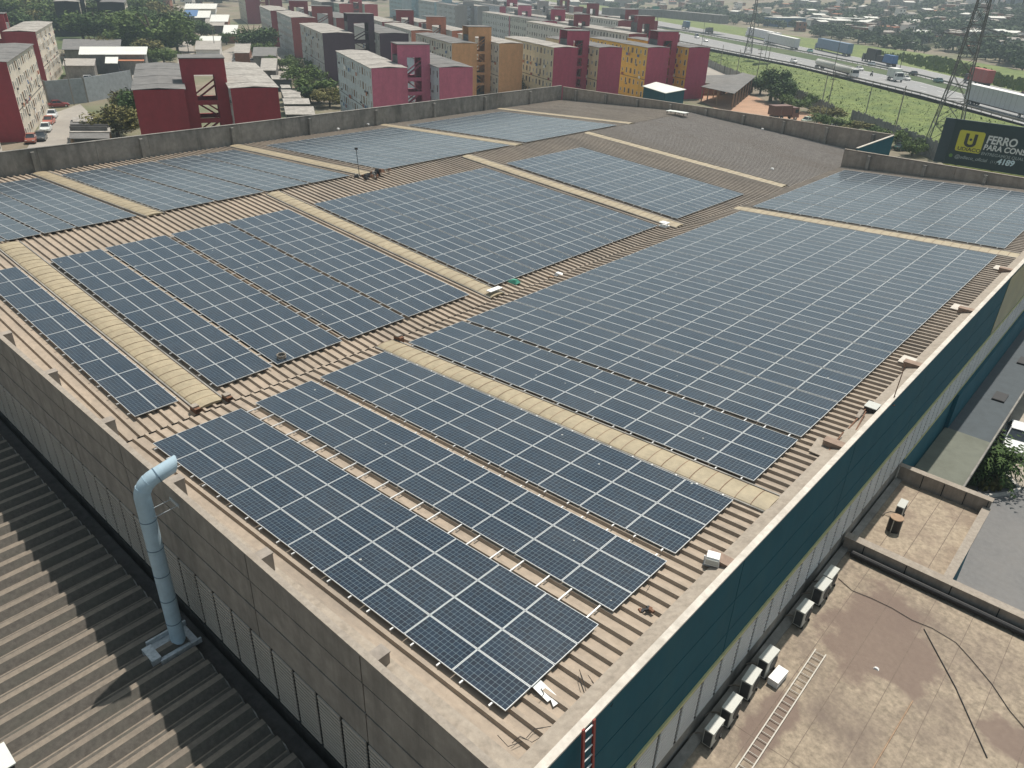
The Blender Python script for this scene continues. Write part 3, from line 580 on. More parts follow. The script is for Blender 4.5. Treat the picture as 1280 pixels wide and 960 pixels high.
p=onL(618,362,.15); mb=MB(); mb.box(-.2,-.55,0,.2,.55,.05); tag(mb.build('board','paper',None,loc=p),'white board across the end of the middle skylight','board')
p=onL(830,283,-.1); mb=MB(); mb.box(-.35,-.35,0,.35,.35,.08); mb.bar((-.3,0,0),(-.3,0,.3),.05); mb.bar((.3,0,0),(.3,0,.3),.05); mb.box(-.35,-.3,.3,.35,.3,.35); tag(mb.build('folding_stool','paper',None,loc=p),'small white stool near the valley end of the upper skylight','stool')
# rubble and mast at the ridge
d=RX*((468-640)/F)+RY*((219-480)/F)+RZ; p=CAM+d*((1.2-CAM.z)/d.z)
t=thing('rubble_pile','heap of dark rubble at the ridge end of the back skylight','rubble',p)
for k in range(26): mb=MB(); s=random.uniform(.1,.28); mb.hexa([(-s,-s,0),(s,-s*.8,0),(s*.9,s,0),(-s,s*.7,0),(-s*.6,-s*.5,s),(s*.5,-s*.5,s*1.1),(s*.5,s*.6,s*.9),(-s*.5,s*.4,s)]); o=mb.build('chunk',['black','concrete_old','rust'][k%3],t,loc=(random.gauss(0,.5),random.gauss(0,.75),random.uniform(-.1,.25))); o.rotation_euler=(0,0,random.uniform(0,3))
mb=MB(); q=p+Vector((-.6,-1.2,0)); mb.tube([q,q+Vector((-.1,-.1,2.3))],.03,6); mb.box(q.x-.2,q.y-.2,2.3+q.z,q.x,q.y,2.45+q.z); tag(mb.build('mast','wire'),'thin dark mast standing at the ridge beside the rubble','mast')
p=A(848,139,1.35); t=thing('sheet_stack','pale metal sheets stacked on trestles at the far parapet','sheets',p+Vector((1,-2,-.1)))
mb=MB(); mb.box(-1.5,-.6,.3,1.5,.6,.36); mb.box(-.8,-.7,.365,1.6,.4,.41); mb.build('sheets','pale_sheet',t); mb=MB(); 
for x in (-1.3,0,1.3): mb.bar((x,-.5,0),(x,-.5,.3),.07); mb.bar((x,.5,0),(x,.5,.3),.07)
mb.build('trestle','wire',t)
for (u,v,l) in ((460,156,'small white block on the roof near the back skylight'),(423,162,'tiny white block on the bare strip by the back parapet'),(953,162,'tiny pale block on the bare far roof'),(965,212,'pale scrap on the bare roof above the far right array')):
    p=onL(u,v,-.1) if u>900 else A(u,v,.3); mb=MB(); mb.box(-.16,-.12,0,.16,.12,.13); mb.box(-.12,-.14,.131,.1,.1,.18); tag(mb.build('block','paper',None,loc=p),l,'block')
# ================================================================== GROUND, ROADS
def sheet(name,pts,m,z=None,kind='structure'):
    mb=MB(); mb.poly([(p[0],p[1],(p[2] if len(p)>2 else z) if z is None else z) for p in pts]); return tag(mb.build(name,m),kind=kind)
sheet('ground',[(-5200,-1500),(1500,-1500),(1500,6500),(-5200,6500)],'ground',GZ)
sheet('asphalt_yard',[(24.6,-40),(90,-40),(90,90),(24.6,90)],'asphalt',GZ+.02)
sheet('pavement',[tuple(A(1243,545,GZ).xy),tuple(A(1248,567,GZ).xy),tuple(A(1263,600,GZ).xy),tuple(A(1275,612,GZ).xy),tuple(A(1330,590,GZ).xy),tuple(A(1400,400,GZ).xy),tuple(A(1290,440,GZ).xy)],'paving',GZ+.14)
pts=[A(1190,606,GZ),A(1210,608,GZ),A(1262,612,GZ),A(1272,611,GZ),A(1258,598,GZ),A(1246,570,GZ),A(1243,545,GZ),A(1232,552,GZ)]
sheet('garden_bed',[tuple(p.xy) for p in pts],'grass_dark',GZ+.10)
mb=MB()
kp=[A(u,v,GZ+.08) for u,v in ((1195,619),(1235,620),(1262,617),(1274,611),(1262,599),(1247,571),(1243,546))]
for a,b in zip(kp,kp[1:]): mb.bar(a,b,.22,.2)
tag(mb.build('kerb','kerb'),kind='structure')
street=lambda nm,px,m,dz: sheet(nm,[tuple(A(u,v,GZ).xy) for u,v in px],m,GZ+dz)
sheet('park_lawn',[tuple(A(u,v,GZ).xy) for u,v in [(-60,60),(80,62),(180,80),(215,74),(212,30),(200,8),(60,8),(-60,20)]],'grass_dark',GZ+.015)
street('car_park',[(30,192),(90,188),(120,150),(100,130),(58,145)],'street',.03)
street('side_street',[(75,108),(172,104),(240,95),(360,95),(360,60),(300,55),(245,78),(180,92),(80,96)],'street',.04)
street('long_street',[(222,82),(247,84),(238,40),(231,8),(216,8),(222,40)],'street',.06)
street('dirt_yard',[(860,118),(905,142),(960,152),(1040,165),(1020,145),(960,128),(925,112)],'dirt',.05)
street('pale_lot',[(645,115),(700,118),(800,130),(870,120),(950,95),(900,60),(870,60),(790,100)],'street',.03)
street('lane',[(880,66),(920,98),(960,98),(892,62)],'street',.05)
# highway
def road(nm,lo,up,m,z):
    mb=MB(); a=[A(u,v,z) for u,v in lo]; b=[A(u,v,z) for u,v in up]
    for k in range(len(a)-1): mb.quad(a[k],a[k+1],b[k+1],b[k])
    return tag(mb.build(nm,m),kind='structure')
def ext(l):  # carry both ends on straight
    (u0,v0),(u1,v1)=l[0],l[1]; (a0,b0),(a1,b1)=l[-2],l[-1]
    P=[A(u,v,HZ) for u,v in l]; P=[P[0]+(P[0]-P[1]).normalized()*900]+P+[P[-1]+(P[-1]-P[-2]).normalized()*250]; return P
def strip(nm,lo,up,m,dz):
    a=ext(lo); b=ext(up); mb=MB()
    for k in range(min(len(a),len(b))-1):
        mb.quad(*[Vector((p.x,p.y,p.z+dz)) for p in (a[k],a[k+1],b[k+1],b[k])])
    return tag(mb.build(nm,m),kind='structure')
N_lo=[(854,54),(1000,83),(1150,119),(1280,155.4)]; N_up=[(870,45),(1000,72),(1150,102.5),(1280,138)]
F_lo=[(858,40),(1000,65),(1150,96),(1280,130)]; F_up=[(861,33),(1000,58),(1150,86),(1280,116)]
strip('highway',N_lo,N_up,'road',0); strip('highway',F_lo,F_up,'road',.0)
strip('median',N_up,F_lo,'grass_dark',-.05)
out=[(880,27),(1000,46),(1150,66),(1280,88)]; strip('verge',F_up,out,'grass',-.05)
# lane paint
def lane(t0,t1,nm,w,dash,lo,up):
    a=ext(lo); b=ext(up); mb=MB(); tm=(t0+t1)/2
    L=[p.lerp(q,tm) for p,q in zip(a,b)]
    for p,q in zip(L,L[1:]):
        n=int((q-p).length//(12 if dash else 60))+1; d=(q-p)/n; s=Vector((-d.y,d.x,0)).normalized()*w
        for k in range(n):
            c=p+d*k; e=c+d*(.4 if dash else 1); z=Vector((0,0,.03)); mb.quad(c-s+z,e-s+z,e+s+z,c+s+z)
    tag(mb.build(nm,'white'),kind='structure')
for t in (.33,.66): lane(t,t,'lane_marking',.12,True,N_lo,N_up)
for t in (.06,.94): lane(t,t,'lane_marking',.12,False,N_lo,N_up); lane(t,t,'lane_marking',.12,False,F_lo,F_up)
for (nm,l,lab) in (('guard_rail',N_lo,'grey guard rail along the near edge of the highway'),('median_barrier',F_lo,'low concrete barrier along the highway median')):
    P=ext(l); mb=MB()
    for p,q in zip(P,P[1:]): mb.bar(p+Vector((0,0,.6)),q+Vector((0,0,.6)),.12,.45)
    n=int((P[1]-P[-2]).length/4)
    for p,q in zip(P[1:-1],P[2:-1]):
        m_=int((q-p).length/4)
        for k in range(m_): c=p.lerp(q,k/m_); mb.box(c.x-.07,c.y-.07,c.z-.1,c.x+.07,c.y+.07,c.z+.8)
    tag(mb.build(nm,'concrete_old'),lab,'barrier')
# embankment
foot=[(856,64),(900,82),(960,108),(1010,131),(1080,160),(1180,203),(1300,245)]
top=[(850,57),(895,66),(950,76),(1000,86),(1080,106),(1180,132),(1290,161)]
mb=MB(); rows=8; grid=[]
for k in range(len(foot)):
    a=A(*foot[k],GZ+.1); b=A(*top[k],HZ-.02); grid.append([a.lerp(b,j/rows)+Vector((0,0,.35*math.sin(j*1.9+k)*(0<j<rows))) for j in range(rows+1)])
for k in range(len(grid)-1):
    for j in range(rows): mb.quad(grid[k][j],grid[k+1][j],grid[k+1][j+1],grid[k][j+1])
tag(mb.build('embankment','grass'),kind='structure')
wd=MB()
for n in range(9000):
    k=random.randrange(len(grid)-1); t=random.random(); s=random.random()*rows*.98; j=int(s); f=s-j
    p=grid[k][j].lerp(grid[k][j+1],f).lerp(grid[k+1][j].lerp(grid[k+1][j+1],f),t); h=random.uniform(.08,.24)*(2.4 if random.random()<.05 else 1); a=random.uniform(0,3.14); w=h*random.uniform(.5,1.1)
    d=Vector((math.cos(a)*w/2,math.sin(a)*w/2,0)); u=Vector((random.uniform(-.4,.4)*h,random.uniform(-.4,.4)*h,h)); wd.quad(p-d,p+d,p+d*.6+u,p-d*.6+u)
tag(wd.build('weeds','leaf_grass'),'rough green weeds covering the highway embankment','weeds',None,'stuff')
# ================================================================== APARTMENT BLOCKS
AX=R(154.5); ax=Vector((math.cos(AX),math.sin(AX),0)); bx=Vector((math.cos(R(64.5)),math.sin(R(64.5)),0))   # long axis (away), gable axis (right)
winmesh={}
def window_mesh(parent,p,n,w,h,kind):
    """n outward normal; p centre"""
    key=(round(w,2),round(h,2),kind)
    if key not in winmesh:
        mb=MB(); mb.box(-w/2,-.02,-h/2,w/2,.015,h/2,0)
        f=.06
        for (a,b,c,d) in ((-w/2-f,-h/2-f,w/2+f,-h/2),(-w/2-f,h/2,w/2+f,h/2+f),(-w/2-f,-h/2,-w/2,h/2),(w/2,-h/2,w/2+f,h/2)): mb.box(a,-.02,b,c,.05,d,1)
        if kind: mb.box(-.03,.015,-h/2,.03,.04,h/2,1)
        o=mb.build('window',['glass_dark','alum' if kind!=2 else 'wood'],parent); winmesh[key]=o.data
    else:
        o=bpy.data.objects.new('window',winmesh[key]); COL.objects.link(o); o.parent=parent
    o.location=p; o.rotation_euler=(0,0,math.atan2(n.y,n.x)-math.pi/2); return o
def apt(fl,label,gc,sc,wingw=6.5,gap=6.3,L=33.,top=1.6,portal=True,ph=3.5,back=6.,side='L',detail=2,fc=None,one=False,rot=0,cat='apartment block'):
    """front-left roof corner fl; gables face the camera"""
    t=thing('apartment_block',label,cat,(fl[0],fl[1],GZ),R(154.5)+rot)
    H=top-GZ; wm=wallmat(sc); gm=wallmat(gc); tm=solid('wall_%d_%d_%d'%tuple(int(c*255) for c in (fc or gc)),fc or gc,.8,.1)
    # local frame: +x goes away along the block, -y goes right along the gable
    rng=random.Random(int(fl[0]*7+fl[1]*13))
    offs=[0] if one else [0,wingw+gap]
    for o in offs:
        y1=-o; y0=-o-wingw; mb=MB(); mb.box(.25,y0,0,L,y1,H); mb.build('wing','%s'%wm.name if False else wm,t)
        mb=MB(); mb.box(0,y0-.06,0,.248,y1+.06,H+.12); mb.build('gable_wall',gm,t)
        for z in (H*.4,H*.6,H*.8): pass
        rf=MB(); ym=(y0+y1)/2; e=.28; nn=7
        for k in range(nn):
            a=.02+(L+.1)*k/nn; b=.02+(L+.1)*(k+1)/nn; dz=.03*(k%2)
            for (ya,za,yb,zb) in ((y0-e,.14,ym,.36),(ym,.36,y1+e,.14)):
                rf.hexa([(a,ya,H+za-.08),(b,ya,H+za-.08),(b,yb,H+zb-.08),(a,yb,H+zb-.08),(a,ya,H+za+dz),(b,ya,H+za+dz),(b,yb,H+zb+dz),(a,yb,H+zb+dz)])
        rf.build('roof','fibro' if rng.random()<.75 else 'fibro_dark',t)
        # windows on the long face the camera can see
        fl_n=5; fh=H/fl_n; cols=min(15,int(L/2.15))
        vis_y=(y1+.0) if side=='L' else (y0-.0); nrm=Vector((0,1,0)) if side=='L' else Vector((0,-1,0))
        if detail and (o==0 or side=='L' or True):
            far=MB()
            for f in range(fl_n):
                for c in range(cols):
                    k=(c*5)%4; xx=1.4+(L-2.4)*c/(cols-1); zz=f*fh+fh*.55
                    w,h=((.62,1.25),(.5,.7),(.62,1.25),(.75,1.15))[k]
                    inner=(side=='L' and o>0) or (side=='R' and o==0)
                    if inner and (detail<2 or c>3): continue
                    if detail>=2: window_mesh(t,(xx,vis_y+nrm.y*.012,zz),nrm,w,h,[0,1,0,2][k])
                    else: far.box(xx-w/2,min(vis_y,vis_y+nrm.y*.03),zz-h/2,xx+w/2,max(vis_y,vis_y+nrm.y*.03),zz+h/2)
            if far.v: far.build('windows','glass_dark',t)['kind']='stuff'
        if detail>=2:   # stains and drying racks below a few windows
            mb=MB()
            for q in range(9):
                xx=rng.uniform(2,L-2); zz=rng.choice(range(1,5))*fh+fh*.15; yy=vis_y+nrm.y*.25; mb.box(xx-.35,min(vis_y,yy),zz,xx+.35,max(vis_y,yy),zz+.35)
            mb.build('window_ledge','fibro_dark',t)
            for cl in ('blue_tarp','red_paint','white','clay'):
                mb=MB()
                for q in range(3): xx=rng.uniform(2,L-2); zz=rng.choice(range(1,5))*fh+fh*.2; y_=vis_y+nrm.y*.3; mb.box(xx-.5,min(y_,y_+nrm.y*.04),zz-.5,xx+.5,max(y_,y_+nrm.y*.04),zz+.15)
                mb.build('laundry',cl,t)['kind']='stuff'
            mb=MB(); mb.box(.3,min(vis_y,vis_y+nrm.y*.02),H*.395,L-.3,max(vis_y,vis_y+nrm.y*.02),H*.405); mb.build('cable_run','wire',t)
    if one: return t
    # stair core with portal frame between the wings
    ya=-wingw-.03; yb=-wingw-gap+.03; HT=H+ph; d0=back; d1=back+4.6
    for xx in (d0,d1):
        if xx==d1 and detail<2: continue
        p=MB(); lw=1.7
        p.box(xx,ya-lw,0,xx+.5,ya,HT-2.2); p.box(xx,yb,0,xx+.5,yb+lw,HT-2.2); p.box(xx,yb,HT-2.2,xx+.5,ya,HT)
        for f in (1,2,3,4): p.box(xx+.05,yb+lw,H/5*f-.35,xx+.45,ya-lw,H/5*f+.3)
        p.build('portal_frame',gm,t)
    rr_=MB(); rr_.box(d0-.1,yb-.1,HT+.01,d1+.6,ya+.1,HT+.14); rr_.build('portal_roof','fibro_dark',t)
    if portal:
        mb=MB(); mb.box(d0+.55,yb+.02,H-1.1,d1-.02,yb+.9,H+ph-2); mb.build('tank_room','fibro_dark',t); mb=MB(); mb.box(d0+.55,ya-.9,H-1.1,d1-.02,ya-.02,H+ph-2); mb.build('tank_room','fibro_dark',t)
        for f in range(5):
            z0=f*H/5; s=f%2; mb=MB(); a=(d0+1.6,yb+1.4,z0+.1) if s else (d0+1.6,ya-1.4,z0+.1); b=(d0+1.6,ya-1.4,z0+H/5-.1) if s else (d0+1.6,yb+1.4,z0+H/5-.1)
            mb.bar(a,b,.9,.16); mb.bar(Vector(a)+Vector((-.5,0,.9)),Vector(b)+Vector((-.5,0,.9)),.06,.22); mb.build('stair_flight',gm,t)
            mb=MB(); mb.box(d0+.6,yb+.1,z0+H/5-.12,d1-.1,yb+1.6,z0+H/5); mb.box(d0+.6,ya-1.6,z0+H/5-.12,d1-.1,ya-.1,z0+H/5); mb.build('landing','concrete_old',t)
        mb=MB(); mb.box(d1-.1,yb+1.3,0,d1-.02,ya-1.3,H*.42); mb.build('entrance_wall','fibro_dark',t)
    return t
RED=(.35,.05,.065); PNK=(.62,.18,.27); PUR=(.105,.066,.092); ORA=(.72,.38,.18); MAR=(.45,.065,.125); WHT=(.60,.60,.57); CRM=(.70,.60,.42); YEL=(.76,.48,.10); GRY=(.42,.42,.40); BLU=(.36,.50,.55)
apt((-84.4,37.5),'dark red apartment block with grey roofs and tall open stair frame behind the parapet',RED,WHT,detail=2)
apt((-88.3,82.2),'pink gabled apartment block with pale blue white side wall nearest the parapet',PNK,(.56,.62,.64),detail=2)
apt((-160.4,123.),'dark purple apartment block with pale long side behind the pink block',PUR,(.55,.55,.52),wingw=8.2,gap=7.6,L=40,ph=4.6,detail=2)
apt((-120.7,133.6),'orange gabled apartment block with orange stair frame between pink and cream blocks',ORA,(.66,.62,.54),detail=2)
apt((-100.4,149.3),'cream apartment block with maroon gables right of the orange block',MAR,CRM,detail=2)
apt((-88.4,173.5),'yellow apartment block with crimson gables nearest the highway',MAR,YEL,detail=2)
fr=Vector((-126.9,35.2,0)); q=fr-bx*19.3
apt((q.x,q.y),'cream apartment block with dark red gable above the row of parked cars',RED,(.66,.60,.50),side='R',detail=2,L=34)
fr=Vector((-188.6,61.7,0)); q=fr-bx*20.
apt((q.x,q.y),'cream apartment block with dark red gable behind the one beside the parked cars',RED,(.66,.60,.50),side='R',detail=2,L=36)
p=A(6,190,GZ); q=p-ax*33.-bx*19.6
apt((q.x,q.y),'pale apartment block cut by the left edge of the view beside the parapet',RED,(.66,.64,.58),side='R',detail=1,ph=3)
apt((-223.5,155.),'white apartment block with brick red gable left of the purple block',(.33,.09,.09),(.56,.57,.55),wingw=8.2,gap=7.4,L=40,detail=1)
apt((-263.7,172.2),'white apartment block with dark red gable, third back from the purple block',(.28,.06,.075),(.56,.57,.55),wingw=8.2,gap=7.4,L=40,detail=1)
def far_apt(u,v,label,gc,sc,**k):
    q=A(u,v,1.6); return apt((q.x,q.y),label,gc,sc,detail=1,**k)
far_apt(478,28,'pale block with dark red gable between purple and orange blocks',(.30,.06,.07),WHT)
far_apt(514.4,38.7,'pale block with orange red gables and maroon stair frame behind the purple block',(.52,.20,.13),(.58,.58,.54))
far_apt(637,20.4,'white block with rose gable behind the orange stair frame',PNK,(.60,.62,.62),ph=4)
far_apt(677.9,26.7,'white block with maroon gable behind the cream block',MAR,(.62,.62,.58),ph=4)
far_apt(706,35,'pale block with dark maroon gable and stair frame just behind the cream block',(.24,.045,.06),(.62,.62,.58),ph=4.)
far_apt(786.7,43,'white block with dark maroon gable right behind the yellow block',(.24,.045,.06),WHT,ph=5)
far_apt(773.5,26,'distant white block with small maroon gable beyond the yellow block',(.26,.045,.06),WHT,ph=4)
far_apt(725,20,'distant cream block with maroon stair frame left of the highway',(.26,.045,.06),CRM,ph=5)
far_apt(625,8.4,'distant white block with maroon gable near the top edge centre',MAR,(.62,.64,.66),ph=4)
far_apt(569,7.5,'distant grey block with plain grey gable near the top edge',(.34,.34,.34),(.50,.53,.56),ph=2)
far_apt(543,3,'distant sky blue block at the top edge',BLU,(.48,.56,.60),ph=2)
far_apt(502,-3,'distant pale blue block at the top edge left of the sky blue one',(.40,.50,.55),BLU,ph=2)
far_apt(424,5,'distant pale green block with red gable near the top edge',(.48,.09,.11),(.50,.62,.54),ph=3)
far_apt(402,3,'distant grey block with dark stair frame left of the pale green block',(.16,.15,.16),(.5,.52,.52),ph=5)
far_apt(306,-3,'cream block with maroon gable at the top edge left of centre',(.28,.05,.075),(.64,.58,.46),L=45)
far_apt(602,2,'distant bare grey block at the top edge',(.38,.37,.36),(.46,.46,.45),ph=3)
far_apt(663,13,'distant white block with grey gable behind the rose gabled one',(.42,.40,.40),(.6,.6,.6),ph=4)
far_apt(693,8,'distant white block with dark red stair frame left of the overpass',(.24,.05,.06),(.6,.6,.58),ph=5)
q=A(67,2,1.6); apt((q.x,q.y),'black gabled block with pale side wall behind the trees at the top left',(.035,.035,.04),(.6,.56,.46),side='R',detail=1,wingw=9,gap=8,L=34)
# ================================================================== LOW BUILDINGS
def shed(pxs,ztop,label,roofm,wallm,name='shed',cat='shed',drop=.4,open_=False,zb=GZ,over=.4):
    """pxs: four roof corners in the photo (ring), ztop their height"""
    P=[A(u,v,ztop) for u,v in pxs]; c=sum(P,Vector())/4; t=thing(name,label,cat,(c.x,c.y,zb))
    Q=[p-Vector((c.x,c.y,zb)) for p in P]; 
    mb=MB(); lo=[q-Vector((0,0,.12)) for q in Q]; Q[0].z+=drop; Q[1].z+=drop; lo[0].z+=drop; lo[1].z+=drop
    mb.hexa([*lo,*Q]); mb.build('roof',roofm,t)
    I=[Vector((q.x*.93,q.y*.93,0)) for q in Q]
    if open_:
        for k in range(4):
            a,b=I[k],I[(k+1)%4]; n=max(1,int((b-a).length/5))
            for j in range(n): p=a.lerp(b,j/n); mb=MB(); mb.box(p.x-.12,p.y-.12,0,p.x+.12,p.y+.12,Q[2].z-.14); mb.build('post','wood',t)
        mb=MB(); a,b=I[0],I[1]; mb.bar(a+Vector((0,0,1.5)),b+Vector((0,0,1.5)),.2,3.); mb.build('wall',wallm,t)
    else:
        mb=MB(); zt=Q[2].z-.14
        mb.hexa([I[0],I[1],I[2],I[3],*(Vector((i.x,i.y,zt)) for i in I)]); mb.build('wall',wallm,t)
    return t
def pxs(u0,v0,u1,v1,sk=0): return [(u0+sk,v0),(u1+sk,v0),(u1,v1),(u0,v1)]
shed([(820,103),(858,112.5),(832,116.5),(803,107.5)],-6.3,'dark teal shed with white flat roof just beyond the far parapet','pale_sheet','teal','shed',drop=.15)
shed([(928,93),(945,97),(918,117),(876,108)],-7.2,'brown open sided shed with grey roof beside the dirt yard','fibro_dark','rust',open_=True,drop=.5)
shed([(878,95),(925,94),(905,104),(876,104)],-8.,'low grey shed behind the open sided brown shed','fibro_dark','brick',drop=.2)
for i,(a,b,c,d) in enumerate(((91,148,131,152),(88,153,128,160),(87,161,138,165),(87,166,137,173))): shed(pxs(a,b,c,d),-8.4-.35*i,'%s carport roof in the stepped row beside the parked cars'%('uppermost','second','third','lowest')[i],'fibro' if i%2==0 else 'fibro_dark','fibro_dark','carport','carport',drop=.25,open_=True)
for i,(a,b,c,d) in enumerate(((340,95,365,99),(352,107,364,110),(353,113,376,117),(355,118.5,377,122),(355,124,388,130),(357,134,394,143))): shed(pxs(a,b,c,d,-2),-8.3-.1*i,'%s grey garage roof in the stepped row right of the dark red block'%ORD[i],'fibro','ac_dark','garage','garage',drop=.2)
shed(pxs(98,60,183,68,2),-6.2,'long low building with bright white roof across the street','pale_sheet','fence_grey','hall','building',drop=.4)
shop=shed(pxs(78,74,118,82,2),-7.4,'grey fronted shop row with rolled shutters facing the street','fibro','concrete_old','shop_row','shop',drop=.2)
shed(pxs(131,72,147,79,1),-7.,'small shop with pale green roof beside the shuttered shops','pale_sheet','glass_dark','shop','shop',drop=.2)
shed(pxs(147,69,180,76,2),-7.6,'brown roofed low house behind the dark red block','clay','concrete_old','house','house',drop=.4)
shed(pxs(77,50,150,62,2),-7.2,'wide dark roofed building behind the white roofed hall','fibro_dark','concrete_old','hall','building',drop=.3)
for i,(a,b,c,d,m) in enumerate(((243,14,262,22,'pale_sheet'),(228,13,246,20,'blue_tarp'),(262,19,285,27,'pale_sheet'),(255,24,280,32,'fibro'),(247,46,275,52,'pale_sheet'),(243,52,275,62,'fibro'),(292,54,312,66,'fibro'),(300,45,318,52,'pale_sheet'),(315,60,345,70,'fibro_dark'),(230,5,270,11,'pale_sheet'),(278,32,296,42,'pale_sheet'),(325,74,345,88,'fibro'))): shed(pxs(a,b,c,d,2),-7.8+.2*(i%3),'low street building %s'%('with pale roof at the far end of the street','with blue roof beside the far trees','with bright roof near the maroon gabled block','with grey roof below the bright roofed one','with pale awning roof at the street bend','with grey roof above the dark red stair frame','beside the round dark tree','with pale roof behind the round dark tree','with dark roof left of the purple block','with long pale roof at the top of the street','with pale roof beside the street trees','with grey roof between red and purple blocks')[i],m,['concrete_old','white','brick','fibro_dark'][i%4],'shop','shop',drop=.3)
# walls and fences
def wall(label,pts,h,m,name='wall',cat='wall',z=GZ,t=.25,posts=0,slats=0):
    T=thing(name,label,cat,A(*pts[0],z)); o=A(*pts[0],z); P=[A(u,v,z)-o for u,v in pts]
    for a,b in zip(P,P[1:]):
        if slats:
            n=int((b-a).length/slats); mb=MB()
            for k in range(n): p=a.lerp(b,(k+.5)/n); d=(b-a).normalized()*slats*.43; hh=h*random.uniform(.88,1.06); mb.bar(p-d+Vector((0,0,hh/2)),p+d+Vector((0,0,hh/2)),.06,hh)
            mb.build('slat_panel',m,T)
        else: mb=MB(); mb.bar(a+Vector((0,0,h/2)),b+Vector((0,0,h/2)),t,h); mb.build('wall_panel',m,T)
        if posts:
            n=int((b-a).length/posts)
            for k in range(n+1): p=a.lerp(b,k/max(n,1)); mb=MB(); mb.box(p.x-.16,p.y-.16,0,p.x+.16,p.y+.16,h+.2); mb.build('post','concrete_old',T)
    return T
wall('long grey blue painted wall behind the parked cars',[(62,133),(110,128),(168,116)],5.2,solid('greywall',(.30,.33,.35),.85,.2),posts=9)
wall('grey slatted fence at the foot of the highway embankment, left part',[(860,72),(905,92),(945,108)],2.4,'fence_grey','fence','fence',slats=.5,posts=6)
wall('grey board fence behind the dark trees, middle part of the embankment',[(985,122),(1040,150)],3.4,'fence_grey','fence','fence',slats=.6)
wall('grey board fence below the weeds, right of the old cars',[(1062,152),(1120,176)],3.,'fence_grey','fence','fence',slats=.6)
wall('grey board fence beside the billboard, at the foot of the embankment',[(1118,178),(1172,202)],3.4,'fence_grey','fence','fence',slats=.6)
wall('distant grey overpass wall crossing above the highway',[(752,19),(830,22),(905,30)],4.5,'fence_grey','overpass','overpass',z=-4,t=6)
# ================================================================== VEHICLES
def wheels(t,xs,w,r,rz=.3):
    for x in xs:
        for s in (-1,1): mb=MB(); mb.tube([(x,s*(w-.22),r),(x,s*w,r)],r,14); o=mb.build('wheel','rubber',t); k=MB(); k.tube([(x,s*w,r),(x,s*(w+.012),r)],r*.55,10); k.build('rim','alum',o)
def car(label,loc,rz,col,L=4.1,w=.86,h=1.45,hatch=False,group=None):
    t=thing('parked_car' if group else 'car',label,'car',loc,rz,group); m=solid('paint_%d_%d_%d'%tuple(int(c*100) for c in col),col,.25,.03)
    b=MB(); st=[(-L/2,.74,.42,.72),(-L/2+.12,.82,.28,.82),(-L*.30,.86,.22,.90),(L*.12,.86,.22,.90),(L*.30,.85,.22,.86),(L/2-.18,.78,.26,.72),(L/2,.68,.40,.62)]
    i0=0; ring=[]
    for (x,ww,z0,z1) in st: ring.append([(x,-ww*w/.86,z0),(x,-ww*w/.86,z1-.12),(x,-ww*w/.86*.9,z1),(x,ww*w/.86*.9,z1),(x,ww*w/.86,z1-.12),(x,ww*w/.86,z0)])
    for a,c in zip(ring,ring[1:]):
        for k in range(6): b.quad(a[k],c[k],c[(k+1)%6],a[(k+1)%6])
    b.poly(ring[0]); b.poly(list(reversed(ring[-1]))); b.build('body',m,t)
    rb_=-L/2+(.12 if hatch else .55); g=MB(); lo=[(rb_,-.78*w/.86,.86),(L*.20,-.78*w/.86,.86),(L*.20,.78*w/.86,.86),(rb_,.78*w/.86,.86)]; hi=[(rb_+.45,-.6*w/.86,h-.04),(L*.02,-.6*w/.86,h-.04),(L*.02,.6*w/.86,h-.04),(rb_+.45,.6*w/.86,h-.04)]
    g.hexa(lo+hi); g.build('window_glass','glass_dark',t)
    r=MB(); r.box(rb_+.38,-.62*w/.86,h-.035,L*.04,.62*w/.86,h+.012); 
    for s in (-1,1):
        r.bar((L*.20,s*.775*w/.86,.87),(L*.02,s*.61*w/.86,h-.01),.07); r.bar((rb_,s*.775*w/.86,.87),(rb_+.45,s*.61*w/.86,h-.01),.09); r.bar((-.35,s*.78*w/.86,.86),(-.35,s*.615*w/.86,h-.02),.08)
    r.build('roof',m,t); wheels(t,(-L*.31,L*.31),w-.02,.31)
    for s in (-1,1): mb=MB(); mb.box(L/2-.12,s*.55-.16,.58,L/2-.03,s*.55+.16,.70); mb.build('headlight','white',t); mb=MB(); mb.box(-L/2-.005,s*.6-.12,.62,-L/2+.06,s*.6+.12,.78); mb.build('tail_light','red_paint',t); mb=MB(); mb.box(.55,s*(w+.02)-.08,.9,.7,s*(w+.02)+.08,1.02); mb.build('mirror',m,t)
    return t
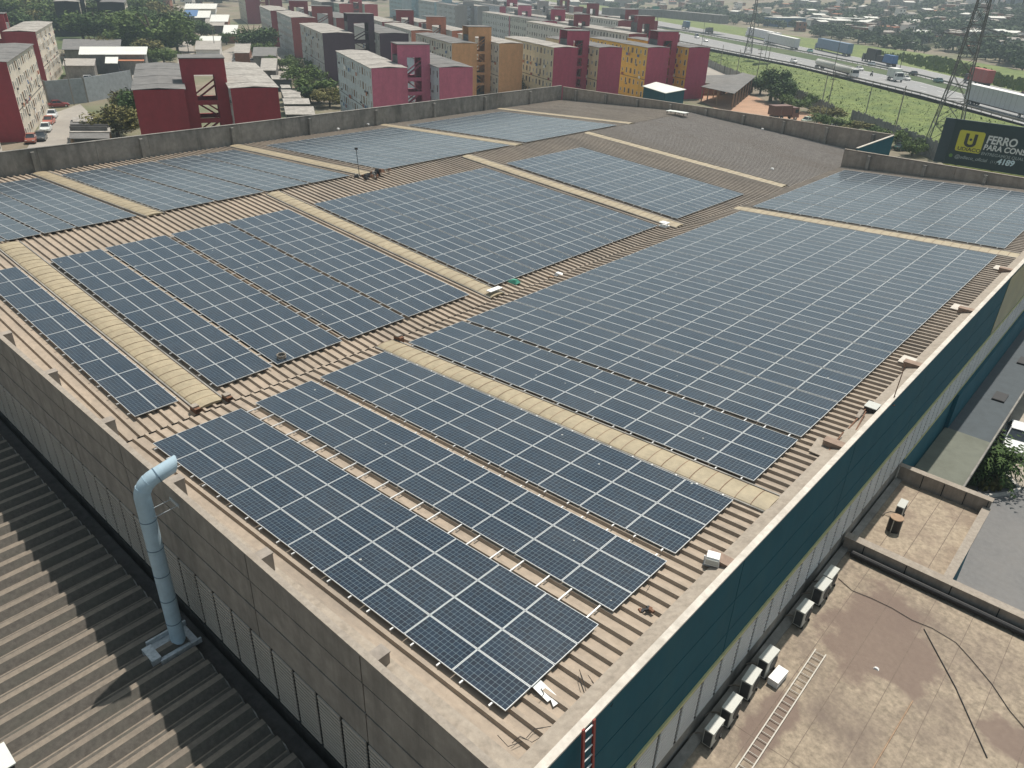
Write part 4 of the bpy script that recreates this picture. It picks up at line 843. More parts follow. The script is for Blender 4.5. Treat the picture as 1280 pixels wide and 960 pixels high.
def truck(label,loc,rz,cab,boxc,Lb=8.,hb=3.4,kind='box',w=1.25,cat='truck',trailer=False,cargo=None):
    t=thing('truck' if kind!='tank' else 'tanker_truck',label,cat,loc,rz); cm=solid('paint_%d_%d_%d'%tuple(int(c*100) for c in cab),cab,.35,.05); bm_=solid('box_%d_%d_%d'%tuple(int(c*100) for c in boxc),boxc,.5,.08)
    x0=-Lb/2-.9; x1=Lb/2-.9
    mb=MB(); mb.box(x0,-.45,.75,x1+2,.45,1.05); mb.build('chassis','black',t)
    if kind=='box':
        mb=MB(); mb.box(x0,-w,1.15,x1,w,1.15+hb-.5); mb.build('cargo_box',bm_,t); mb=MB(); mb.box(x0-.03,-w-.03,1.15+hb-.5,x1+.03,w+.03,1.15+hb-.42); mb.build('box_roof','white' if sum(boxc)>1 else bm_,t)
        mb=MB()
        for k in range(1,int(Lb/2)): mb.box(x0+2*k-.03,-w-.02,1.15,x0+2*k+.03,-w-.001,.6+hb); mb.box(x0+2*k-.03,w+.001,1.15,x0+2*k+.03,w+.02,.6+hb)
        mb.build('side_seam','fence_grey',t)
    elif kind=='tank':
        for (a,b) in ((x0,x0+Lb*.52),(x0+Lb*.55,x1)): mb=MB(); mb.tube([(a,0,2.1),(a+.25,0,2.1),(b-.25,0,2.1),(b,0,2.1)],[.8,1.15,1.15,.8],18); mb.build('tank',bm_,t,True); mb=MB(); mb.box(a+.4,-.3,3.22,b-.4,.3,3.34); mb.build('walkway','fence_grey',t)
    elif kind=='flat':
        mb=MB(); mb.box(x0,-w,1.1,x1,w,1.3); mb.build('flatbed','black',t)
        for k,(a,b,hh,c) in enumerate(cargo): mb=MB(); mb.hexa([(x0+a,-w*.9,1.31),(x0+b,-w*.9,1.31),(x0+b,w*.9,1.31),(x0+a,w*.9,1.31),(x0+a+.2,-w*.7,1.3+hh),(x0+b-.3,-w*.75,1.2+hh),(x0+b-.2,w*.7,1.3+hh),(x0+a+.3,w*.8,1.25+hh)]); mb.build('load',c,t)
    xc=x1+.25
    mb=MB(); mb.hexa([(xc,-w*.97,.6),(xc+2.0,-w*.97,.6),(xc+2.0,w*.97,.6),(xc,w*.97,.6),(xc,-w*.97,2.9),(xc+1.75,-w*.9,2.85),(xc+1.75,w*.9,2.85),(xc,w*.97,2.9)]); mb.build('cab',cm,t)
    mb=MB(); mb.hexa([(xc+1.91,-w*.85,1.65),(xc+1.93,-w*.85,1.65),(xc+1.93,w*.85,1.65),(xc+1.91,w*.85,1.65),(xc+1.78,-w*.8,2.6),(xc+1.84,-w*.8,2.6),(xc+1.84,w*.8,2.6),(xc+1.78,w*.8,2.6)]); mb.build('windscreen','glass_dark',t)
    for s in (-1,1): mb=MB(); mb.box(xc+.7,s*w*.975-.012,1.7,xc+1.6,s*w*.975+.012,2.45); mb.build('side_window','glass_dark',t); mb=MB(); mb.box(xc+1.97,s*.85-.18,.75,xc+2.03,s*.85+.18,.98); mb.build('headlight','white',t)
    xs=[xc+1.1,x0+1.2,x0+2.4]+([x0+3.6,x1-1.4] if Lb>9 else [])
    wheels(t,xs,w-.05,.5); return t
HD=math.atan2(-.72,.69); HB=HD+math.pi
def H_(u,v): p=A(u,v,HZ); p.z=HZ+.005; return p
def HL_(u0,u1,um,vm):   # length along the road of a vehicle that spans u0..u1
    c=A(um,vm,HZ); d=Vector((math.cos(HD),math.sin(HD),0)); f=lambda s:(640+F*((c+d*s)-CAM).dot(RX)/((c+d*s)-CAM).dot(RZ))
    return (u1-u0)/((f(3)-f(-3))/6)*.92
truck('silver double tanker truck on the near carriageway',H_(1043,91),HD,(.75,.75,.74),(.52,.52,.48),HL_(1020,1072,1045,90)-3,3.6,'tank',cat='tanker truck')
truck('small white box truck with green cab side on the near carriageway',H_(1117,101),HD,(.72,.75,.72),(.55,.60,.55),4.6,3.1,'box')
truck('long white semi trailer truck passing behind the billboard',H_(1246,139),HD,(.74,.76,.78),(.47,.50,.52),HL_(1196,1287,1246,139)-3,4.3,'box')
car('white car beside the small box truck on the highway',H_(1132,100),HD,(.75,.75,.73)); car('white car beside the tanker on the highway',H_(1074,88),HD,(.75,.75,.73)); car('white car behind the tanker on the near carriageway',H_(992,78),HD,(.78,.78,.76))
car('white van on the highway at the far left end',H_(871,47.5),HD,(.72,.74,.76),L=5,h=2.1,hatch=True); car('white car just behind the white van, left end of the highway',H_(882,52),HD,(.76,.76,.74))
truck('white truck with two boxes on the far carriageway',H_(975,58),HB,(.7,.72,.74),(.62,.63,.62),HL_(962,1003,980,58)-2,4.2,'box'); truck('white long truck behind the two box truck on the far carriageway',H_(952,50),HB,(.68,.7,.72),(.66,.67,.68),HL_(937,980,960,52)-2,4.2,'box')
truck('blue grey curtain sided truck on the far carriageway',H_(1040,66),HB,(.10,.15,.24),(.14,.22,.32),HL_(1019,1062,1040,66)-2,4.3,'box')
truck('dark flatbed truck carrying a blue load on the far carriageway',H_(1098,80),HB,(.03,.035,.05),(.03,.03,.04),24,3.,'flat',cargo=[(0,8.2,2.8,'blue_tarp'),(8.6,14.,2.,'black'),(14.5,23.6,3.8,'black')])
car('pale blue car in front of the dark flatbed truck',H_(1089,82),HB,(.45,.52,.58)); car('dark car on the far carriageway above the small box truck',H_(1141,94),HB,(.04,.05,.06)); car('teal car beside the white trucks on the far carriageway',H_(1012,65),HB,(.2,.42,.40)); car('teal car on the far carriageway near the pylon',H_(1172,103),HB,(.1,.2,.22))
truck('red box truck near the pylon on the far carriageway',H_(1221,106),HB,(.05,.06,.08),(.36,.07,.06),10,4.2,'box'); car('dark red car at the right end of the far carriageway',H_(1279,121),HB,(.3,.05,.05))
truck('blue truck at the left end of the far carriageway',H_(857,36),HB,(.1,.17,.25),(.12,.22,.33),9,3.7,'box'); truck('grey loaded truck at the left end of the far carriageway',H_(886,42),HB,(.35,.37,.38),(.2,.22,.22),8,3.,'flat',cargo=[(0,3.6,2.2,'fibro_dark'),(4,7.6,1.8,'fence_grey')])
# motorcycle with rider (a person on it)
t=thing('motorcycle','dark motorcycle on the near carriageway ahead of the tanker','motorcycle',H_(1089,95),HD)
for x in (-.65,.65): mb=MB(); mb.tube([(x,-.07,.32),(x,.07,.32)],.32,14); mb.build('wheel','rubber',t)
mb=MB(); mb.hexa([(-.7,-.15,.55),(.45,-.15,.45),(.45,.15,.45),(-.7,.15,.55),(-.75,-.12,.85),(.4,-.14,.95),(.4,.14,.95),(-.75,.12,.85)]); mb.build('body','black',t)
mb=MB(); mb.bar((.65,0,.35),(.38,0,1.05),.07); mb.bar((.38,-.35,1.08),(.38,.35,1.08),.04); mb.build('fork','steel',t)
def person(label,loc,rz,seat=False,shirt=(.6,.6,.6)):
    t=thing('person',label,'person',loc,rz)
    me=bpy.data.meshes.new('body'); 
    if seat: V=[(0,0,.9),(.05,0,1.2),(.1,0,1.45),(.12,0,1.58),(.14,0,1.72),(.15,.2,1.42),(.32,.24,1.2),(.42,.3,1.1),(.15,-.2,1.42),(.32,-.24,1.2),(.42,-.3,1.1),(.05,.12,.88),(.4,.17,.72),(.2,.17,.35),(.05,-.12,.88),(.4,-.17,.72),(.2,-.17,.35)]
    else: V=[(0,0,.9),(0,0,1.2),(0,0,1.42),(0,0,1.55),(.02,0,1.68),(0,.2,1.4),(0,.26,1.12),(.05,.27,.88),(0,-.2,1.4),(0,-.26,1.12),(.05,-.27,.88),(0,.1,.86),(.02,.11,.47),(0,.11,.06),(0,-.1,.86),(.02,-.11,.47),(0,-.11,.06)]
    E_=[(0,1),(1,2),(2,3),(3,4),(2,5),(5,6),(6,7),(2,8),(8,9),(9,10),(0,11),(11,12),(12,13),(0,14),(14,15),(15,16)]
    rad=[.14,.13,.15,.06,.1,.07,.055,.04,.07,.055,.04,.1,.07,.05,.1,.07,.05]
    me.from_pydata(V,E_,[]); o=bpy.data.objects.new('body',me); COL.objects.link(o); o.parent=t
    m=o.modifiers.new('s','SKIN'); 
    bpy.context.view_layer.update()
    for k,sv in enumerate(me.skin_vertices[0].data): sv.radius=(rad[k],rad[k]); sv.use_root=(k==0)
    m2=o.modifiers.new('u','SUBSURF'); m2.levels=1; m2.render_levels=1; me.materials.append(solid('cloth_%d'%int(shirt[0]*100),shirt))
    mb=MB(); h=V[4]; mb.tube([(h[0],0,h[2]-.08),(h[0],0,h[2]),(h[0],0,h[2]+.1),(h[0],0,h[2]+.14)],[.09,.13,.12,.05],10); mb.build('helmet' if seat else 'hair','white' if seat else 'black',t,True)
    return t
person('person in dark clothes and white helmet riding the motorcycle',H_(1089,95),HD,True,(.05,.05,.06))
# parked cars on the left
CR=AX
P=lambda u,v: A(u,v,GZ)+Vector((0,0,.035))
car('dark grey car parked nearest the parapet below the cream block',P(52,175),CR+R(180),(.05,.06,.07),group='cars parked along the cream block')
car('pale car parked behind the dark grey one',P(58,164),CR+R(180),(.62,.66,.66),group='cars parked along the cream block')
car('dull red car parked between two pale cars',P(62,155),CR+R(175),(.40,.12,.09),group='cars parked along the cream block')
car('silver car parked farthest along the cream block',P(66,147),CR+R(180),(.66,.68,.70),group='cars parked along the cream block')
car('rusty red car half hidden beside the cream block wall',P(40,178),CR+R(180),(.30,.10,.07),group='cars parked along the cream block')
car('white hatchback stopped in the street before the shops',P(114,102),R(75),(.7,.72,.74),hatch=True,h=1.6)
car('dark red car half under the roof by the long grey wall',P(74,134),R(80),(.25,.05,.05)); car('brown car parked in the street left of the dark red block',P(152,94),R(75),(.2,.12,.1)); car('dark car parked beyond the brown one in the street',P(160,84),R(75),(.1,.1,.12))
for i,(u,v,c) in enumerate(((298,78,(.7,.7,.7)),(307,78,(.65,.65,.68)),(316,79,(.6,.6,.6)),(325,77,(.5,.52,.55)))): car('%s pale car from the left in the lot above the dark red roof'%ORD[i],P(u,v),R(60),c)
car('white car parked on the pavement beside the garden palm',tuple(A(1268,558,GZ+.14))[:2]+(GZ+.145,),R(-82),(.74,.75,.76),L=4.2)
car('pale green old car between the fence and the parapet',P(1011,154),R(70),(.5,.6,.5)); car('white old car at the foot of the fence behind the parapet',P(1040,163),R(65),(.6,.6,.6))
car('pale car beside the board fence below the embankment',P(1100,186),R(60),(.6,.66,.6)); car('dark green car beside the pale one below the embankment',P(1128,188),R(60),(.05,.10,.08))
truck('rusty brown truck standing in the dirt yard',P(977,150)+Vector((0,0,.03)),R(60),(.2,.1,.08),(.16,.08,.06),5.,2.6,'box')
person('person walking across the street before the shops',P(142,104),0,False,(.35,.25,.2))
# ================================================================== TREES
def crown_mesh(seed,lobes,n,leaf,mname,flat=.8):
    r=random.Random(seed); mb=MB()
    L=[(Vector((r.gauss(0,.42),r.gauss(0,.42),r.uniform(-.25,.45))),r.uniform(.38,.62)) for _ in range(lobes)]
    for k in range(n):
        c,s=r.choice(L); d=Vector((r.gauss(0,1),r.gauss(0,1),r.gauss(0,1))).normalized(); rad=s*(r.random()**.33)*r.uniform(.75,1.12)
        p=c+Vector((d.x,d.y,d.z*flat))*rad; q=leaf*r.uniform(.6,1.4)
        a=Vector((r.gauss(0,1),r.gauss(0,1),r.gauss(0,.7))).normalized(); b=a.cross(d+Vector((r.gauss(0,.4),r.gauss(0,.4),r.gauss(0,.4)))).normalized()
        mb.quad(p-a*q*.5,p+b*q*.45,p+a*q*.6,p-b*q*.4)
    me=bpy.data.meshes.new('crown'); me.from_pydata(mb.v,[],mb.f); me.materials.append(M[mname]); me.update(); return me
CR_={}
def crown(kind,i):
    key=(kind,i)
    if key not in CR_:
        n,leaf,mn={'near':(4200,.075,'leaf_mid'),'dark':(2600,.105,'leaf_dark'),'mid':(2400,.105,'leaf_mid'),'olive':(2200,.11,'leaf_olive'),'far':(620,.21,'leaf_far')}[kind]
        CR_[key]=crown_mesh(hash(kind)%97+i*31 if False else {'near':1,'dark':2,'mid':3,'olive':4,'far':5}[kind]*50+i,6+i%4,n,leaf,mn)
    return CR_[key]
TR={}
def trunk(h,i):
    if i not in TR:
        mb=MB(); r=random.Random(i); mb.tube([(0,0,-.1),(.02,.01,.25),(.0,.03,.5)],[.055,.042,.032],8)
        for k in range(4):
            a=k*1.6+r.random(); mb.tube([(0,.02,.38+.04*k),(.15*math.cos(a),.15*math.sin(a),.62),(.3*math.cos(a),.3*math.sin(a),.85)],[.028,.018,.008],5)
        me=bpy.data.meshes.new('trunk'); me.from_pydata(mb.v,[],mb.f); me.materials.append(M['trunk']); me.update(); TR[i]=me
    return TR[i]
tn=[0]
def tree(p,h,w,label,kind='mid',group=None,z=None):
    tn[0]+=1; t=thing('tree',label,'tree',(p[0],p[1],GZ if z is None else z),random.uniform(0,6.28),group)
    o=bpy.data.objects.new('trunk',trunk(h,tn[0]%3)); COL.objects.link(o); o.parent=t; o.scale=(h,h,h)
    c=bpy.data.objects.new('crown',crown(kind,tn[0]%(4 if kind!='near' else 2))); COL.objects.link(c); c.parent=t; c.location=(0,0,h*.47); c.scale=(w*.66,w*.66,h*.54)
    return t
def T(u,v,h,w,label,kind='mid',group=None): p=A(u,v,GZ); return tree(p,h,w,label,kind,group)
G1='trees behind the shops on the left'
for i,(u,v,h,w,k) in enumerate(((195,66,13,15,'mid'),(172,60,11,14,'mid'),(208,56,12,13,'dark'),(222,64,9,10,'mid'),(185,75,7,8,'olive'),(152,52,11,14,'mid'),(128,52,11,13,'dark'),(105,50,10,12,'mid'),(88,44,11,13,'dark'),(60,34,11,13,'mid'),(30,30,12,14,'olive'),(10,34,12,14,'mid'),(142,34,13,15,'dark'),(175,34,14,16,'mid'),(205,36,13,14,'olive'),(160,18,13,15,'mid'),(195,18,14,15,'dark'),(120,66,6,7,'olive'),(165,44,12,14,'mid'),(118,38,12,14,'mid'),(185,50,12,13,'dark'),(72,40,10,12,'olive'),(40,24,12,14,'dark'),(215,48,11,12,'mid'),(100,30,12,14,'dark'),(150,64,7,9,'mid'),(20,44,9,12,'dark'),(15,14,13,16,'mid'),(45,16,12,15,'dark'),(80,26,11,14,'mid'))):
    T(u,v,h*1.12,w*1.15,'leafy %s tree in the grove behind the shops at the left'%{'mid':'green','dark':'dark green','olive':'olive brown'}[k],k,G1)
T(148,172,6.5,8,'yellow green bushy tree beside the stepped carports','olive'); T(164,158,8,7,'dark tree close against the dark red block','dark'); T(158,138,5,6,'small olive tree behind the carports','olive')
T(205,80,5,7,'low green bush at the corner of the dark red block','mid'); T(190,78,5,6,'low rounded bush left of the stair frame','mid')
T(252,48,8,10,'rounded dark green street tree above the stair frame','dark'); T(240,44,7,8,'green street tree left of the rounded dark one','mid'); T(318,66,11,13,'large round dark tree between the red and white blocks','dark'); T(330,72,6,6,'small bright tree right of the large round tree','mid'); T(283,56,5,5,'thin tree in the street behind the stair frame','mid')
T(350,88,5,6,'small tree behind the stepped garages','mid'); T(372,92,5,6,'green tree below the purple block','mid'); T(382,112,7,8,'green tree between garages and purple block','mid'); T(398,128,6,8,'bright bushy tree beside the stepped garages','mid'); T(412,134,5,7,'reddish olive bush beside the pink block','olive'); T(388,128,5,6,'dark low tree next to the garages','dark')
T(660,114,5,7,'bush against the cream block behind the parapet','mid'); T(648,60,6,8,'tree between the white blocks behind the cream block','mid'); T(605,54,8,9,'tree behind the orange stair frame','mid'); T(616,52,7,8,'tree peeking out right of the orange stair frame','dark')
T(963,126,10,7,'tall dark tree at the edge of the dirt yard','dark'); T(978,130,8,9,'dense round dark tree right of the tall dark one','dark'); T(998,140,5,6,'bright shrub beside the dense round tree','mid'); T(950,118,6,6,'small dark tree behind the open shed','dark')
for i,(u,v,h,w,k) in enumerate(((1030,160,3.5,5,'mid'),(1050,164,3,5,'mid'),(1068,168,3.5,5,'olive'),(1040,150,4,6,'olive'),(1110,184,4,5,'mid'),(1090,172,3,4,'dark'),(1140,194,3.5,4,'mid'),(935,82,2.5,4,'dark'),(955,86,2.5,6,'dark'))): T(u,v,h,w,'low %s shrub growing along the fence below the embankment'%{'mid':'green','olive':'olive','dark':'dark'}[k],k,'shrubs along the embankment fence')
# garden palm-like shrub by the white car
gp=A(1238,600,GZ); t=thing('palm','bushy dark green palm in the garden bed beside the white car','palm',(gp.x,gp.y,GZ+.1))
r=random.Random(5); mb=MB()
for k in range(130):
    a=r.uniform(0,6.28); el=r.uniform(.05,1.25); L=r.uniform(1.6,2.9); b0=Vector((r.gauss(0,.25),r.gauss(0,.25),r.uniform(.8,2.0))); prev=b0; d=Vector((math.cos(a)*math.cos(el),math.sin(a)*math.cos(el),math.sin(el)))
    for s in range(7):
        d=(d+Vector((0,0,-.16))).normalized(); nx=prev+d*L/7; sd=d.cross(Vector((0,0,1))).normalized()
        for q in (-1,1):
            tip=prev+sd*q*.42*(1-s/9)+d*.25+Vector((0,0,-.1)); mb.quad(prev,prev+d*.12,tip,prev+sd*q*.2*(1-s/9)+d*.02)
        prev=nx
mb.build('frond','leaf_dark',t)['kind']='stuff'
mb=MB(); mb.tube([(0,0,0),(.05,0,.8),(0,.05,1.8)],[.2,.15,.1],8); mb.build('trunk','trunk',t)
r=random.Random(9); gb=MB()
for k in range(900):
    p=A(r.uniform(1196,1250),r.uniform(556,614),GZ+.1)
    if p.x<24.7: continue
    h=r.uniform(.1,.4); a=r.uniform(0,3.1); d=Vector((math.cos(a),math.sin(a),0))*h*.5; gb.quad(p-d,p+d,p+d*.5+Vector((.1*h,0,h)),p-d*.5+Vector((0,.1*h,h)))
tag(gb.build('ground_cover','leaf_olive'),'dry ground cover plants in the narrow garden bed','plants',None,'stuff')
# ================================================================== PYLON, POLES, BILLBOARD
PB=A(1176,184,GZ); t=thing('pylon','tall grey lattice power pylon behind the billboard','pylon',(PB.x,PB.y,GZ),R(20))
def lat(z0,w0,z1,w1,n,nm):
    legs=MB(); br=MB()
    for sx,sy in ((-1,-1),(1,-1),(1,1),(-1,1)): legs.bar((sx*w0,sy*w0,z0),(sx*w1,sy*w1,z1),.2)
    for k in range(n):
        a=k/n; b=(k+1)/n; za=z0+(z1-z0)*a; zb=z0+(z1-z0)*b; wa=w0+(w1-w0)*a; wb=w0+(w1-w0)*b; c=[(-1,-1),(1,-1),(1,1),(-1,1)]
        for i in range(4):
            (x0,y0),(x1,y1)=c[i],c[(i+1)%4]; br.bar((x0*wa,y0*wa,za),(x1*wb,y1*wb,zb),.09); br.bar((x1*wa,y1*wa,za),(x0*wb,y0*wb,zb),.10); br.bar((x0*wb,y0*wb,zb),(x1*wb,y1*wb,zb),.10)
    legs.build(nm+'_legs','pylon',t); br.build(nm+'_bracing','pylon',t)
lat(0,3.0,14,1.6,3,'lower'); lat(14,1.6,26,1.1,4,'middle'); lat(26,1.1,44,.5,6,'upper')
for z,wd_ in ((21,5.5),(28,6.5),(35,5.)):
    mb=MB(); 
    for s in (-1,1):
        for y in (-.7,.7): mb.bar((s*1.,y,z),(s*wd_,0,z+.3),.12); mb.bar((s*1.,y,z+1.6),(s*wd_,0,z+.35),.10)
        mb.bar((s*wd_*.6,-.3,z),(s*wd_*.6,.3,z+.9),.08); mb.bar((s*wd_,0,z+.3),(s*wd_,0,z-1.2),.10)
    mb.build('cross_arm','pylon',t)
P2=A(934,72,GZ); t=thing('pylon','small distant lattice pylon between the yellow block and the highway','pylon',(P2.x,P2.y,GZ),R(20))
lat(0,1.6,9,.9,3,'lower'); lat(9,.9,24,.35,6,'upper')
for z in (15,19,22.5): mb=MB(); mb.bar((-3,0,z),(3,0,z),.14); mb.bar((-3,0,z),(0,0,z+1),.08); mb.bar((3,0,z),(0,0,z+1),.08); mb.build('cross_arm','pylon',t)
def pole(u,v,h,label,arm=True,r=.14):
    p=A(u,v,GZ); t=thing('utility_pole',label,'pole',(p.x,p.y,GZ)); mb=MB(); mb.tube([(0,0,0),(0,0,h)],[r,r*.7],8); mb.build('shaft','concrete_old',t)
    if arm: mb=MB(); mb.box(-1.1,-.06,h-.9,1.1,.06,h-.75); mb.box(-.8,-.06,h-1.9,.8,.06,h-1.78); mb.build('cross_arm','trunk',t)
for a in ((943,112,12,'utility pole standing between the open shed and the highway',True),(956,100,11,'thin pole above the tall dark tree',False),(1029,158,12,'utility pole at the board fence behind the parapet',True),(1112,186,12,'leaning pole at the fence right of the shrubs',False),(93,131,11,'utility pole in front of the long grey wall',True),(920,98,9,'short pole beside the grey slatted fence',False),(900,85,8,'thin pole beside the pale lot',False),(1080,150,9,'thin pole among the shrubs of the embankment',False),(236,66,10,'utility pole at the street bend',True),(270,70,10,'utility pole behind the stair frame',True),(1022,153,11,'thin pole left of the board fence pole',False)): pole(*a)
def lamp(u,v,h,label):
    p=A(u,v,HZ); t=thing('street_lamp',label,'street lamp',(p.x,p.y,HZ)); mb=MB(); mb.tube([(0,0,-.2),(0,0,h),(.6,.5,h+.6),(1.6,1.4,h+.8)],[.13,.09,.07,.06],8); mb.build('post','pylon',t); mb=MB(); mb.box(1.4,1.2,h+.72,2.1,1.9,h+.9); mb.build('lamp_head','white',t)
lamp(1041,94,11,'highway lamp post in front of the tanker'); lamp(1124,89,9,'lamp post on the median above the small truck'); lamp(877,57,10,'highway lamp post near the white van'); lamp(955,79,10,'highway lamp post left of the tanker')
# billboard
B=thing('billboard','dark green billboard with yellow logo and white lettering beyond the far parapet','billboard',(1.9,110,-11.3))
BW,BH,ZB=17.,5.75,7.6
mb=MB(); mb.box(0,0,ZB,BW,.18,ZB+BH); mb.build('board',solid('board_green',(.012,.040,.045),.5,.1),B)
mb=MB(); mb.box(-.16,-.03,ZB-.05,-.0,.22,ZB+BH+.12); mb.box(-.16,-.03,ZB+BH,BW,.22,ZB+BH+.12); mb.box(-1.35,.05,ZB-.0,-.17,.35,ZB+BH+.1); mb.build('frame',solid('board_edge',(.03,.06,.075),.6,.1),B)
mb=MB(); mb.box(0,-.03,ZB-.55,BW,.16,ZB-.06); mb.build('lower_strip',solid('lime',(.42,.47,.06),.5,.1),B)
for x in (1.5,6,10.5,15): mb=MB(); mb.bar((x,.35,0),(x,.35,ZB+BH),.3); mb.build('support_post','pylon',B)
# rounded logo square
def rrect(x0,z0,x1,z1,r,y,th=.02,sh=0):
    p=[]
    for (cx_,cz_,a0) in ((x1-r,z1-r,0),(x0+r,z1-r,90),(x0+r,z0+r,180),(x1-r,z0+r,270)):
        for k in range(6): a=R(a0+18*k); p.append((cx_+r*math.cos(a),cz_+r*math.sin(a)))
    mb=MB(); mb.poly([(x,y,z) for x,z in reversed(p)]); return mb
o=rrect(.85,ZB+1.85,4.0,ZB+4.6,.28,-.012).build('logo_square',solid('logo_yellow',(.62,.60,.05),.5,.05),B)
lm=solid('logo_dark',(.03,.04,.03),.5,.05)
mb=MB(); y=-.02
mb.box(1.72,y,ZB+2.95,2.12,y+.006,ZB+4.25); mb.box(2.78,y,ZB+2.95,3.18,y+.006,ZB+4.25)
for k in range(8):
    a0=math.pi+math.pi*k/8; a1=math.pi+math.pi*(k+1)/8; c=(2.45,ZB+3.05)
    mb.quad((c[0]+.73*math.cos(a0),y,c[1]+.55*math.sin(a0)),(c[0]+.73*math.cos(a1),y,c[1]+.55*math.sin(a1)),(c[0]+.33*math.cos(a1),y,c[1]+.2*math.sin(a1)),(c[0]+.33*math.cos(a0),y,c[1]+.2*math.sin(a0)))
mb.poly([(2.45+.17*math.cos(-2*math.pi*k/14),y,ZB+3.5+.17*math.sin(-2*math.pi*k/14)) for k in range(14)]); mb.build('logo_mark',lm,B)
def text(s,size,x,z,m,bold=.0,shear=0.,name='lettering',sx=1.):
    cu=bpy.data.curves.new('t','FONT'); cu.body=s; cu.size=size; cu.offset=bold; cu.shear=shear; cu.extrude=0
    o=bpy.data.objects.new('t',cu); COL.objects.link(o); bpy.context.view_layer.update()
    me=bpy.data.meshes.new_from_object(o.evaluated_get(bpy.context.evaluated_depsgraph_get())); bpy.data.objects.remove(o)
    me.materials.clear(); me.materials.append(m); n=bpy.data.objects.new(name,me); COL.objects.link(n); n.parent=B; n.location=(x,-.03,z); n.rotation_euler=(R(90),0,0); n.scale=(sx,1,1); return n
text('UDIACO',.62,1.15,ZB+2.02,lm,.012,0,'logo_lettering',1.18)
tw=solid('letter_white',(.74,.78,.76),.5,.05)
text('FERRO',1.4,4.3,ZB+3.35,tw,.045,.08,sx=.86); text('PARA CONS',.98,4.2,ZB+2.5,tw,.03,.08,sx=.92); text('ENTREGAMOS QUALQUE',.54,4.15,ZB+1.8,solid('letter_grey',(.35,.42,.42),.5,.05),.004,.08)
text('@udiaco_oficial',.62,1.1,ZB+.95,solid('letter_grey',(.35,.42,.42),.5,.05),.006,.12); text('(11)',.5,5.5,ZB+.95,solid('letter_grey',(.35,.42,.42),.5,.05),0,.1); text('4189',1.,6.3,ZB+.95,solid('letter_cyan',(.62,.80,.86),.5,.05),.04,.12)
mb=MB(); mb.poly([(.6+.24*math.cos(-2*math.pi*k/16),-.02,ZB+1.15+.24*math.sin(-2*math.pi*k/16)) for k in range(16)]); mb.build('round_icon',solid('icon_green',(.12,.26,.05),.5,.1),B)
# ================================================================== FAR TOWN BEYOND THE HIGHWAY
house_proto=[]
def house_mesh(k):
    r=random.Random(k+3); w,d,h=r.uniform(5,9),r.uniform(6,10),r.choice([3,3.2,5.8,6])
    wm=['brick','white','concrete','fence_grey','brick','concrete'][k%6]; rm=['fibro','fibro','clay','pale_sheet','fibro_dark','fibro'][k%6]
    t=thing('house','','house',(0,0,0))
    mb=MB(); mb.box(-w/2,-d/2,-2,w/2,d/2,h); mb.build('wall',wm,t)
    mb=MB(); e=.4; rz=h+.05; g=.9 if k%2 else .35
    mb.hexa([(-w/2-e,-d/2-e,rz),(0,-d/2-e,rz+g),(0,d/2+e,rz+g),(-w/2-e,d/2+e,rz),(-w/2-e,-d/2-e,rz+.12),(0,-d/2-e,rz+g+.12),(0,d/2+e,rz+g+.12),(-w/2-e,d/2+e,rz+.12)])
    mb.hexa([(0,-d/2-e,rz+g),(w/2+e,-d/2-e,rz),(w/2+e,d/2+e,rz),(0,d/2+e,rz+g),(0,-d/2-e,rz+g+.12),(w/2+e,-d/2-e,rz+.12),(w/2+e,d/2+e,rz+.12),(0,d/2+e,rz+g+.12)]); mb.build('roof',rm,t)
    for f in range(2 if h>5 else 1):
        for x in (-w*.25,w*.25): mb=MB(); mb.box(x-.55,-d/2-.03,1.+2.8*f,x+.55,-d/2+.02,2.2+2.8*f); mb.build('window','glass_dark',t)
    for y in (-d*.2,d*.25): mb=MB(); mb.box(w/2-.02,y-.5,1,w/2+.03,y+.5,2.2); mb.build('window','glass_dark',t)
    mb=MB(); mb.box(-.45,-d/2-.035,-.1,.45,-d/2+.02,2.1); mb.build('door','rust',t)
    return t
HL=['small bare brick house','small white walled house','house with clay tile roof','grey rendered house with pale roof','plain brick house with dark roof','rough concrete house with grey roof']
r=random.Random(21); placed=[]
def hill(x,y): # gentle rise beyond the highway
    d=(x+y*1.0-330)/1.414; return GZ+max(0,min(1,(d-30)/520))**1.25*55
def onhill(u,v):
    d=RX*((u-640)/F)+RY*((v-480)/F)+RZ; t=40.
    while t<3200:
        q=CAM+d*t
        if q.z<=hill(q.x,q.y): return Vector((q.x,q.y,hill(q.x,q.y)))
        t*=1.006
    return None
protos=[]
def put_house(u,v,group,where,s=1.):
    p=onhill(u,v)
    if p is None: return
    z=p.z; k=r.randrange(6)
    for q in placed:
        if (q.x-p.x)**2+(q.y-p.y)**2<60: return
    placed.append(p); rz=R(r.choice([-45,-45,45,-25,64])+r.uniform(-8,8)); lab=HL[k]+' '+where
    while len(protos)<=k: protos.append(None)
    if protos[k] is None: o=house_mesh(k); o.location=(p.x,p.y,z); o.rotation_euler=(0,0,rz); tag(o,lab,None,group); protos[k]=o
    else: dup(protos[k],(p.x,p.y,z),rz,lab,group,s)
